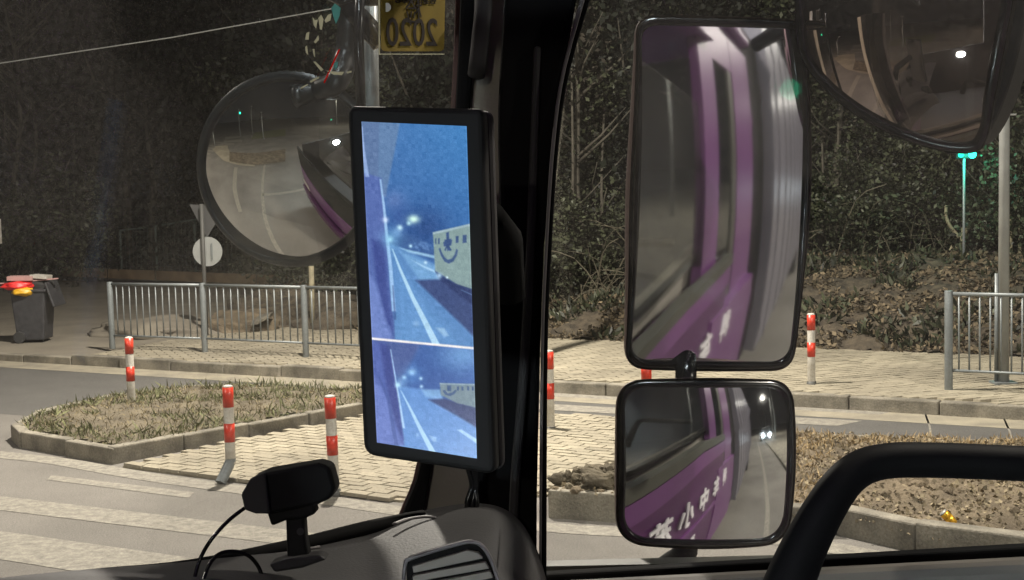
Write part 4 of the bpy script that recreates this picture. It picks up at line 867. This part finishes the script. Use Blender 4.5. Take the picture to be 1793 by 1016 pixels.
for (px, py, tt, lb) in ((458, 197, 16, 'street lamp across the junction, seen only in the round mirror'), (440, 186, 24, 'second street lamp across the junction, farther off'), (372, 226, 17, 'street lamp far left ahead of the truck')):
    hh = mhit(px, py, tt); street_lamp((hh[0], hh[1], 0), (-.8, -.6, 0), hh[2]-.45, lb, 0, (1, 1, 1), COOL, light=False, lens_r=.16)
hh = mhit(420, 196, 22); t = thing('traffic_signal', (hh[0], hh[1], 0), 'green traffic signal across the junction, seen only in the round mirror', 'traffic signal')
finish('post', cyl(B(), hh*np.array([1, 1, 0])+np.array([0, .3, 0]), hh+np.array([0, .3, .5]), .06, n=10), M['galv'], t); finish('housing', box(B(), hh, (.3, .3, .9)), M['black'], t)
finish('lens', ball(B(), hh+np.array([.22, .1, -.2]), .17, 12, 8), emis('signal green', (.02, 1, .5), 6), t)
# kerb mirror at the top right
Mc4 = P(1575, 55, 2.14); n4_ = nz(nz(-R*.80+F*.22-U*.06)-nz(ray(1575, 100)))
ko = smoothpts([(1390, -90), (1392, 20), (1402, 92), (1440, 142), (1510, 195), (1600, 240), (1672, 256), (1700, 234), (1716, 160), (1736, 60), (1746, -10), (1730, -110), (1570, -150)], 7, closed=True)
convex('kerb_mirror', ko, Mc4, n4_, .44, 'mirror_d', rim=.015, depth=.10, house='black', back=.45, hs=1.1, label='drop shaped convex kerb mirror at the top right')
part('kerb_mirror_shell', prism(B(), [on(x, y, Mc4-n4_*.045, n4_) for x, y in smoothpts([(1640, 236), (1690, 262), (1722, 244), (1752, 190), (1778, 110), (1796, 20), (1800, -100), (1660, -120)], 5, closed=True)], -n4_*.08), M['black'], bevel=.012)
part('kerb_mirror_arm', tube(B(), [P(1650, -60, 2.22), P(1700, -120, 2.15), P(1820, -160, 1.9)], .02, 12), M['black'], smooth=True)

# flecks of torn sticker film left on the windshield
def film(name, px, mt, th=.0006): return part(name, prism(B(), pp('w', px, -.002), -NW*th), mt, parent=bpy.data.objects['windshield'])
def filmmat(name, col):
    m = bpy.data.materials.new(name); m.use_nodes = True; nt = m.node_tree; nt.nodes.clear(); tl = nt.nodes.new('ShaderNodeBsdfTranslucent'); tl.inputs[0].default_value = (*col, 1)
    o = nt.nodes.new('ShaderNodeOutputMaterial'); nt.links.new(tl.outputs[0], o.inputs[0]); return m
FM = filmmat('pale sticker film', (.6, .6, .52)); FB = filmmat('bluish sticker film', (.25, .45, .45)); FR = filmmat('red thread film', (.7, .08, .06))

for c in ([(547, 30), (551, 36), (556, 34), (553, 50), (549, 44)], [(557, 32), (562, 26), (566, 34), (563, 52), (560, 52)], [(568, 36), (574, 26), (580, 24), (578, 36), (570, 40)], [(536, 58), (541, 56), (540, 70), (534, 70)], [(549, 74), (557, 62), (558, 70), (552, 76)], [(534, 82), (537, 80), (539, 96), (535, 92)], [(547, 86), (550, 86), (551, 100), (549, 98)], [(548, 108), (552, 108), (566, 122), (562, 125)], [(571, 124), (590, 126), (602, 126), (598, 132), (584, 131)], [(607, 126), (615, 124), (615, 127), (608, 129)], [(542, 142), (557, 134), (558, 137), (544, 145)], [(525, 154), (538, 147), (539, 149), (527, 156)]):
    film('film_fleck', c, FM)
for c in ([(580, 14), (586, 6), (596, 14), (594, 28), (588, 42), (583, 28)], [(584, 110), (591, 108), (590, 118), (586, 122)]): film('film_fleck', c, FB)
film('red_thread', [(593, 86), (595, 87), (568, 146), (566, 145)], FR)
# ------------------------------------------------------------ things inside the cab
# inspection sticker with mirrored print (seen from inside)
st = thing('inspection_sticker', on(722, 40, PW, NW), 'yellow inspection sticker with mirrored 2020 stuck on the windshield', 'sticker')
finish('sticker_sheet', prism(B(), pp('w', rrect([(666, -60), (780, -60), (777, 90), (667, 90)], 9, 5), -.003), -NW*.0006), M['yellow'], st)
finish('clear_film', prism(B(), pp('w', [(662, -60), (664, -60), (665, 94), (778, 94), (778, 96), (663, 96)], -.002), -NW*.0004), FM, st)
q0, q1, q2 = pp('w', [(722, 80), (760, 80), (722, 40)], -.0045); xd = q0-q1; yd = q2-q0
pxm = np.linalg.norm(q1-q0)/38
put_text('2020', pxm*45, q0, xd, yd, M['ink'], st, 'print', .0002, pxm*.3)
q0 = pp('w', [(724, 38)], -.0045)[0]; put_text('检', pxm*30, q0, xd, yd, M['ink'], st, 'print', .0003)
q0 = pp('w', [(728, 5)], -.0045)[0]; put_text('检验合格标志', pxm*12, q0, xd, yd, M['ink'], st, 'print', .0003)
finish('punch_dot', cyl(B(), pp('w', [(677, 13)], -.0035)[0], pp('w', [(677, 13)], -.0045)[0], pxm*5, n=14), M['white'], st)

# monitor --------------------------------------------------------
mon = thing('mirror_monitor', P(745, 500, 1.5), 'tall black camera mirror monitor on the pillar showing a bluish rear view', 'monitor')
dL, dR = 1.50, 1.475
tl, tr, brr, bll = P(612, 189, dL), P(838, 193, dR), P(860, 830, dR+.005), P(640, 798, dL+.005)
mn = nz(np.cross(tr-tl, bll-tl)); mn = mn if mn@(C-tl) > 0 else -mn
def bil(u, v): return (tl*(1-u)+tr*u)*(1-v)+(bll*(1-u)+brr*u)*v
def fit(x, y, off=0):
    return on(x, y, tl+mn*off, mn)
o1 = [fit(x, y) for x, y in rrect([(607, 185), (846, 190), (868, 832), (636, 797)], [16, 14, 20, 22], 7)]
bm = prism(B(), o1, -mn*.026); finish('bezel', bm, M['black'], mon, bevel=.006, seg=3)
o1 = [fit(x, y)-mn*.027 for x, y in rrect([(622, 192), (852, 188), (873, 834), (650, 800)], [18, 18, 24, 24], 7)]
finish('back_shell', prism(B(), o1, -mn*.018), M['grey'], mon, bevel=.008, seg=3)
finish('mount_arm', tube(B(), [P(850, 380, 1.62), P(885, 420, 1.78), P(890, 520, 1.82)], .022, 12), M['seal'], mon, smooth=True)
# picture on the screen: colour per grid point, in picture pixels
c4 = np.array([(633, 213), (817, 221), (835, 803), (660, 775)], float); NX, NY = 150, 470
uu, vv = np.meshgrid(np.linspace(0, 1, NX), np.linspace(0, 1, NY)); uu = uu[..., None]; vv = vv[..., None]
PXY = (c4[0]*(1-uu)+c4[1]*uu)*(1-vv)+(c4[3]*(1-uu)+c4[2]*uu)*vv; X_, Y_ = PXY[..., 0], PXY[..., 1]
def s2l(c): c = np.asarray(c, float)/255; return np.where(c <= .04045, c/12.92, ((c+.055)/1.055)**2.4)
img = np.zeros((NY, NX, 3))
def msk(poly, soft=1.2):
    """soft polygon mask by signed distance"""
    ins = np.zeros(X_.shape, bool); dm = np.full(X_.shape, 1e9); n = len(poly); j = n-1
    for i in range(n):
        xi, yi = poly[i]; xj, yj = poly[j]
        c = ((yi > Y_) != (yj > Y_)); 
        with np.errstate(all='ignore'): ins ^= c & (X_ < (xj-xi)*(Y_-yi)/((yj-yi) if yj != yi else 1e-9)+xi)
        L2 = (xj-xi)**2+(yj-yi)**2+1e-9; t_ = np.clip(((X_-xi)*(xj-xi)+(Y_-yi)*(yj-yi))/L2, 0, 1); dm = np.minimum(dm, np.hypot(X_-xi-t_*(xj-xi), Y_-yi-t_*(yj-yi))); j = i
    return np.clip(.5+np.where(ins, dm, -dm)/(2*soft), 0, 1)
def paint(mask, col, a=1.0):
    global img; img = img*(1-(mask*a)[..., None])+(mask*a)[..., None]*np.asarray(col, float)
def glow(x, y, r_, col, a=1.0, sx=1.0):
    global img; g = a*np.exp(-(((X_-x)/sx)**2+(Y_-y)**2)/(r_*r_)); img = img+(np.asarray(col, float)-img)*np.clip(g, 0, 1)[..., None]
def line(pts, w0, w1, col, a=1, soft=1.0):
    n = len(pts)
    L_ = []; R_ = []
    for i, (x, y) in enumerate(pts):
        w_ = w0+(w1-w0)*i/(n-1); L_.append((x-w_/2, y)); R_.append((x+w_/2, y))
    paint(msk(L_+R_[::-1], soft), col, a)
# upper picture
gy = np.clip((Y_-215)/380, 0, 1)[..., None]
img = np.array([72, 112, 165.])*(1-gy)+np.array([55, 88, 145.])*gy
gx = np.clip((X_-640)/190, 0, 1)[..., None]; img = img+gx*np.array([-6, 12, 14.])*(1-gy)
paint(msk([(600, 200), (668, 200), (690, 216), (700, 215), (692, 260), (678, 330), (676, 345), (600, 340)], 2), (104, 128, 160), .75)
paint(msk([(632, 213), (664, 214), (662, 310), (645, 312)], 2), (88, 108, 146), .6)
glow(690, 352, 18, (108, 128, 178), .6); glow(700, 380, 22, (62, 92, 150), .8); glow(745, 400, 40, (44, 70, 120), .75)
paint(msk([(672, 430), (690, 402), (720, 412), (765, 440), (765, 455), (700, 440)], 5), (62, 92, 140), .8)
road = msk([(676, 425), (700, 432), (762, 462), (850, 520), (850, 640), (640, 640), (664, 480)], 2.5); paint(road, (88, 130, 180))
paint(msk([(700, 440), (762, 466), (763, 480), (772, 490), (735, 492)], 3), (120, 165, 205), .7)
paint(msk([(728, 491), (772, 489), (840, 505), (840, 600), (810, 570)], 2.5), (56, 68, 110), .9)
paint(msk([(690, 450), (735, 520), (800, 600), (700, 600)], 8), (104, 150, 200), .5)
line([(687, 436), (700, 470), (722, 520), (745, 565), (764, 604)], 2, 13, (170, 205, 228), .95)
paint(msk([(763, 574), (778, 575), (786, 588), (778, 590)], 2), (150, 185, 215), .8); glow(729, 567, 5, (140, 175, 210), .7)
paint(msk([(700, 434), (762, 448), (762, 453), (715, 442)], 1.5), (160, 200, 225), .8); paint(msk([(720, 455), (762, 474), (762, 478), (740, 468)], 1.2), (165, 200, 228), .8)
# own truck side
paint(msk([(630, 300), (668, 312), (676, 400), (682, 500), (690, 560), (692, 610), (640, 600)], 2), (84, 104, 162))
paint(msk([(650, 420), (672, 420), (680, 520), (688, 580), (672, 560), (660, 500)], 4), (58, 70, 130), .8)
paint(msk([(646, 480), (660, 500), (676, 560), (690, 606), (640, 596)], 4), (112, 132, 190), .8)
line([(634, 222), (637, 265), (643, 310)], 1.5, 7, (150, 172, 216), .8); line([(666, 314), (672, 360), (676, 400), (684, 470), (690, 545)], 3, 7, (150, 185, 222), .95); line([(688, 500), (692, 560)], 2, 4, (60, 80, 130), .6)
glow(683, 419, 5, (190, 235, 245)); glow(683, 419, 16, (130, 185, 220), .6); glow(700, 399, 5, (200, 235, 245)); glow(724, 384, 7, (205, 240, 225), 1, 1.4); glow(716, 391, 4, (170, 210, 225)); glow(719, 431, 3, (180, 220, 240)); glow(694, 408, 9, (120, 165, 210), .7); glow(745, 460, 3, (185, 215, 235)); glow(675, 385, 5, (200, 215, 240), .9)
for _ in range(26): glow(random.uniform(722, 758), random.uniform(424, 440), random.uniform(1.5, 3), (95, 130, 180), .6)
# other truck with smile mark
paint(msk([(758, 408), (840, 389), (842, 512), (800, 498), (762, 475)], 1.2), (128, 150, 150)); paint(msk([(758, 407), (840, 388), (840, 392), (758, 411)], 1), (150, 172, 180))
D2 = (58, 80, 122)
paint(msk([(778, 420), (790, 418), (790, 424), (779, 426)], 1), D2); paint(msk([(781, 408), (786, 406), (787, 438), (783, 440)], 1), D2); paint(msk([(776, 424), (792, 420), (790, 430), (777, 432)], 1), D2); paint(msk([(778, 438), (783, 426), (791, 438), (787, 440), (783, 433), (780, 440)], .8), D2)
sm = msk([(768, 436), (772, 448), (778, 458), (786, 462), (794, 458), (800, 448), (802, 438), (799, 436), (796, 446), (791, 453), (784, 455), (778, 450), (773, 440), (771, 434)], 1); paint(sm, D2, .9)
for x, y, w_, h_ in ((798, 414, 5, 12), (810, 412, 7, 14), (767, 418, 3, 10), (762, 418, 2, 10), (827, 410, 7, 15)): paint(msk([(x, y), (x+w_, y-1), (x+w_, y+h_-1), (x, y+h_)], .8), D2, .9)
paint(msk([(762, 475), (800, 498), (842, 512), (842, 545), (808, 520), (772, 492)], 2), (44, 56, 96), .9); line([(808, 508), (830, 518)], 2, 4, (110, 140, 180), .8); glow(769, 483, 5, (170, 200, 225)); glow(783, 486, 2, (210, 230, 240))
# divider and lower picture
low = msk([(640, 593), (832, 612), (850, 900), (640, 900)], .6); keep = img.copy()
gy = np.clip((Y_-600)/190, 0, 1)[..., None]; img = np.array([70, 100, 158.])*(1-gy)+np.array([60, 95, 160.])*gy
glow(760, 650, 55, (52, 84, 146), .8); glow(812, 622, 26, (130, 178, 220), .6, 1.6); paint(msk([(650, 592), (735, 604), (712, 650), (700, 668), (684, 640)], 4), (78, 92, 142), .85)
paint(msk([(698, 676), (740, 682), (772, 698), (850, 760), (850, 830), (650, 800), (690, 720)], 2.5), (96, 138, 196)); paint(msk([(738, 682), (770, 682), (776, 700), (745, 695)], 2), (130, 170, 210), .8)
paint(msk([(750, 700), (778, 698), (840, 715), (840, 752), (800, 728)], 2), (48, 56, 100), .9); paint(msk([(770, 671), (840, 673), (842, 716), (800, 706), (772, 692)], 1.2), (112, 130, 140)); paint(msk([(770, 671), (840, 673), (840, 675), (770, 673)], .8), (140, 160, 175))
for x in (783, 800, 808, 818, 826): paint(msk([(x, 677), (x+3.5, 677), (x+3.5, 684), (x, 684)], .7), D2, .9)
paint(msk([(775, 684), (779, 691), (788, 694), (796, 690), (800, 684), (797, 683), (791, 688), (784, 689), (779, 683)], .8), D2, .9); paint(msk([(783, 675), (790, 675), (790, 685), (784, 685)], 1), D2, .8)
line([(702, 684), (718, 715), (738, 755), (760, 796)], 1.5, 11, (170, 205, 232), .95); paint(msk([(800, 753), (808, 752), (836, 770), (836, 778)], 1.2), (160, 195, 228), .9); paint(msk([(752, 763), (764, 766), (764, 774), (758, 773)], 1.5), (150, 185, 220), .8); glow(731, 762, 3, (140, 175, 215), .8)
paint(msk([(640, 592), (662, 600), (676, 600), (690, 640), (698, 700), (708, 780), (640, 780)], 2), (82, 98, 162)); paint(msk([(664, 600), (682, 606), (694, 680), (706, 770), (690, 740), (676, 670)], 3), (58, 68, 128), .8); paint(msk([(652, 660), (676, 690), (702, 780), (655, 778)], 5), (112, 130, 192), .7)
line([(664, 660), (680, 700), (694, 780)], 3, 7, (64, 80, 138), .6); line([(684, 612), (692, 660), (700, 705), (707, 750)], 1.5, 4, (170, 200, 228), .95)
glow(697, 674, 5, (190, 230, 245)); glow(721, 652, 5, (200, 235, 245), 1, 1.3); glow(708, 661, 3.5, (190, 225, 240)); glow(737, 663, 3, (190, 225, 240)); glow(738, 677, 3, (170, 205, 230)); glow(704, 668, 10, (130, 175, 215), .5); glow(721, 655, 16, (90, 140, 200), .5)
lowi = img; img = keep*(1-low[..., None])+lowi*low[..., None]
dv = msk([(640, 590), (840, 609), (840, 613), (640, 594)], .7); paint(dv, (235, 228, 225), .95)
nzn = rng.normal(size=(NY, NX, 1))*4+rng.normal(size=(NY//5+1, NX//5+1, 1)).repeat(5, 0).repeat(5, 1)[:NY, :NX]*3; img = np.clip(img*1.0+nzn, 0, 255)
edge = np.minimum.reduce([uu[..., 0], 1-uu[..., 0]]); img += (np.clip(1-edge*70, 0, 1)*18)[..., None]
img = (img-110)*1.1+117; lin = s2l(np.clip(img, 0, 255))
V3 = [fit(X_[j, i], Y_[j, i], .0012) for j in range(NY) for i in range(NX)]
me = bpy.data.meshes.new('screen'); Fq = [(j*NX+i, j*NX+i+1, (j+1)*NX+i+1, (j+1)*NX+i) for j in range(NY-1) for i in range(NX-1)]
me.from_pydata([tuple(v) for v in V3], [], Fq); ca = me.color_attributes.new('pic', 'FLOAT_COLOR', 'POINT')
ca.data.foreach_set('color', np.concatenate([lin.reshape(-1, 3), np.ones((NX*NY, 1))], 1).astype(np.float32).ravel())
sm_ = bpy.data.materials.new('lit screen'); sm_.use_nodes = True; nt = sm_.node_tree; nt.nodes.clear(); at_ = nt.nodes.new('ShaderNodeVertexColor'); at_.layer_name = 'pic'
em = nt.nodes.new('ShaderNodeEmission'); em.inputs[1].default_value = 1.0; go_ = nt.nodes.new('ShaderNodeBsdfGlossy'); go_.inputs['Roughness'].default_value = .25; go_.inputs[0].default_value = (.03, .03, .03, 1)
ad_ = nt.nodes.new('ShaderNodeAddShader'); om = nt.nodes.new('ShaderNodeOutputMaterial'); nt.links.new(at_.outputs[0], em.inputs[0]); nt.links.new(em.outputs[0], ad_.inputs[0]); nt.links.new(go_.outputs[0], ad_.inputs[1]); nt.links.new(ad_.outputs[0], om.inputs[0])
me.materials.append(sm_); so = bpy.data.objects.new('screen', me); COL.objects.link(so); so.parent = mon; so.matrix_parent_inverse = Matrix.Translation(-Vector(mon.location))

# dash camera ------------------------------------------------------
dc = thing('dash_camera', P(520, 985, 1.52), 'small black angular camera on a stand on the dashboard with a cable', 'camera')
D0 = 1.50
body = [(422, 866), (438, 838), (466, 826), (556, 811), (577, 817), (587, 856), (581, 872), (552, 886), (470, 901), (447, 900), (428, 893)]
finish('camera_body', prism(B(), [P(x, y, D0+(x-500)/80*.012) for x, y in body], fw*.045), M['black'], dc, bevel=.004)
face = [(422, 866), (438, 838), (464, 827), (472, 900), (447, 900), (428, 893)]
finish('camera_face', prism(B(), [P(x, y, D0-.014) for x, y in face], fw*.006), M['grey'], dc, bevel=.002)
finish('hinge_block', prism(B(), [P(x, y, D0+.008) for x, y in ((467, 897), (548, 880), (553, 900), (532, 909), (500, 912), (475, 922))], fw*.03), M['black'], dc, bevel=.003)
finish('stand', prism(B(), [P(x, y, D0+.012) for x, y in ((500, 900), (532, 900), (535, 940), (541, 975), (535, 990), (503, 985), (501, 940))], fw*.022), M['black'], dc, bevel=.003)
finish('knob', cyl(B(), P(526, 931, D0+.006), P(526, 931, D0+.016), .004, n=14), M['grey'], dc)
finish('foot', prism(B(), [P(x, y, D0+.0) for x, y in ((470, 988), (500, 978), (560, 972), (572, 980), (530, 995), (480, 1003))], fw*.03), M['grey'], dc, bevel=.003)
finish('cable', tube(B(), smoothpts([P(428, 890, D0), P(400, 912, D0-.01), P(370, 945, D0-.02), P(350, 980, D0-.02), P(340, 1016, D0-.03), P(335, 1050, D0-.05)], 6), .0022, 8), M['gloss'], dc, smooth=True)
finish('cable', tube(B(), smoothpts([P(352, 1030, D0-.04), P(366, 990, D0-.02), P(385, 970, D0-.01), P(412, 966, D0), P(436, 974, D0+.01), P(452, 992, D0+.02), P(460, 1012, D0+.02)], 6), .0022, 8), M['gloss'], dc, smooth=True)
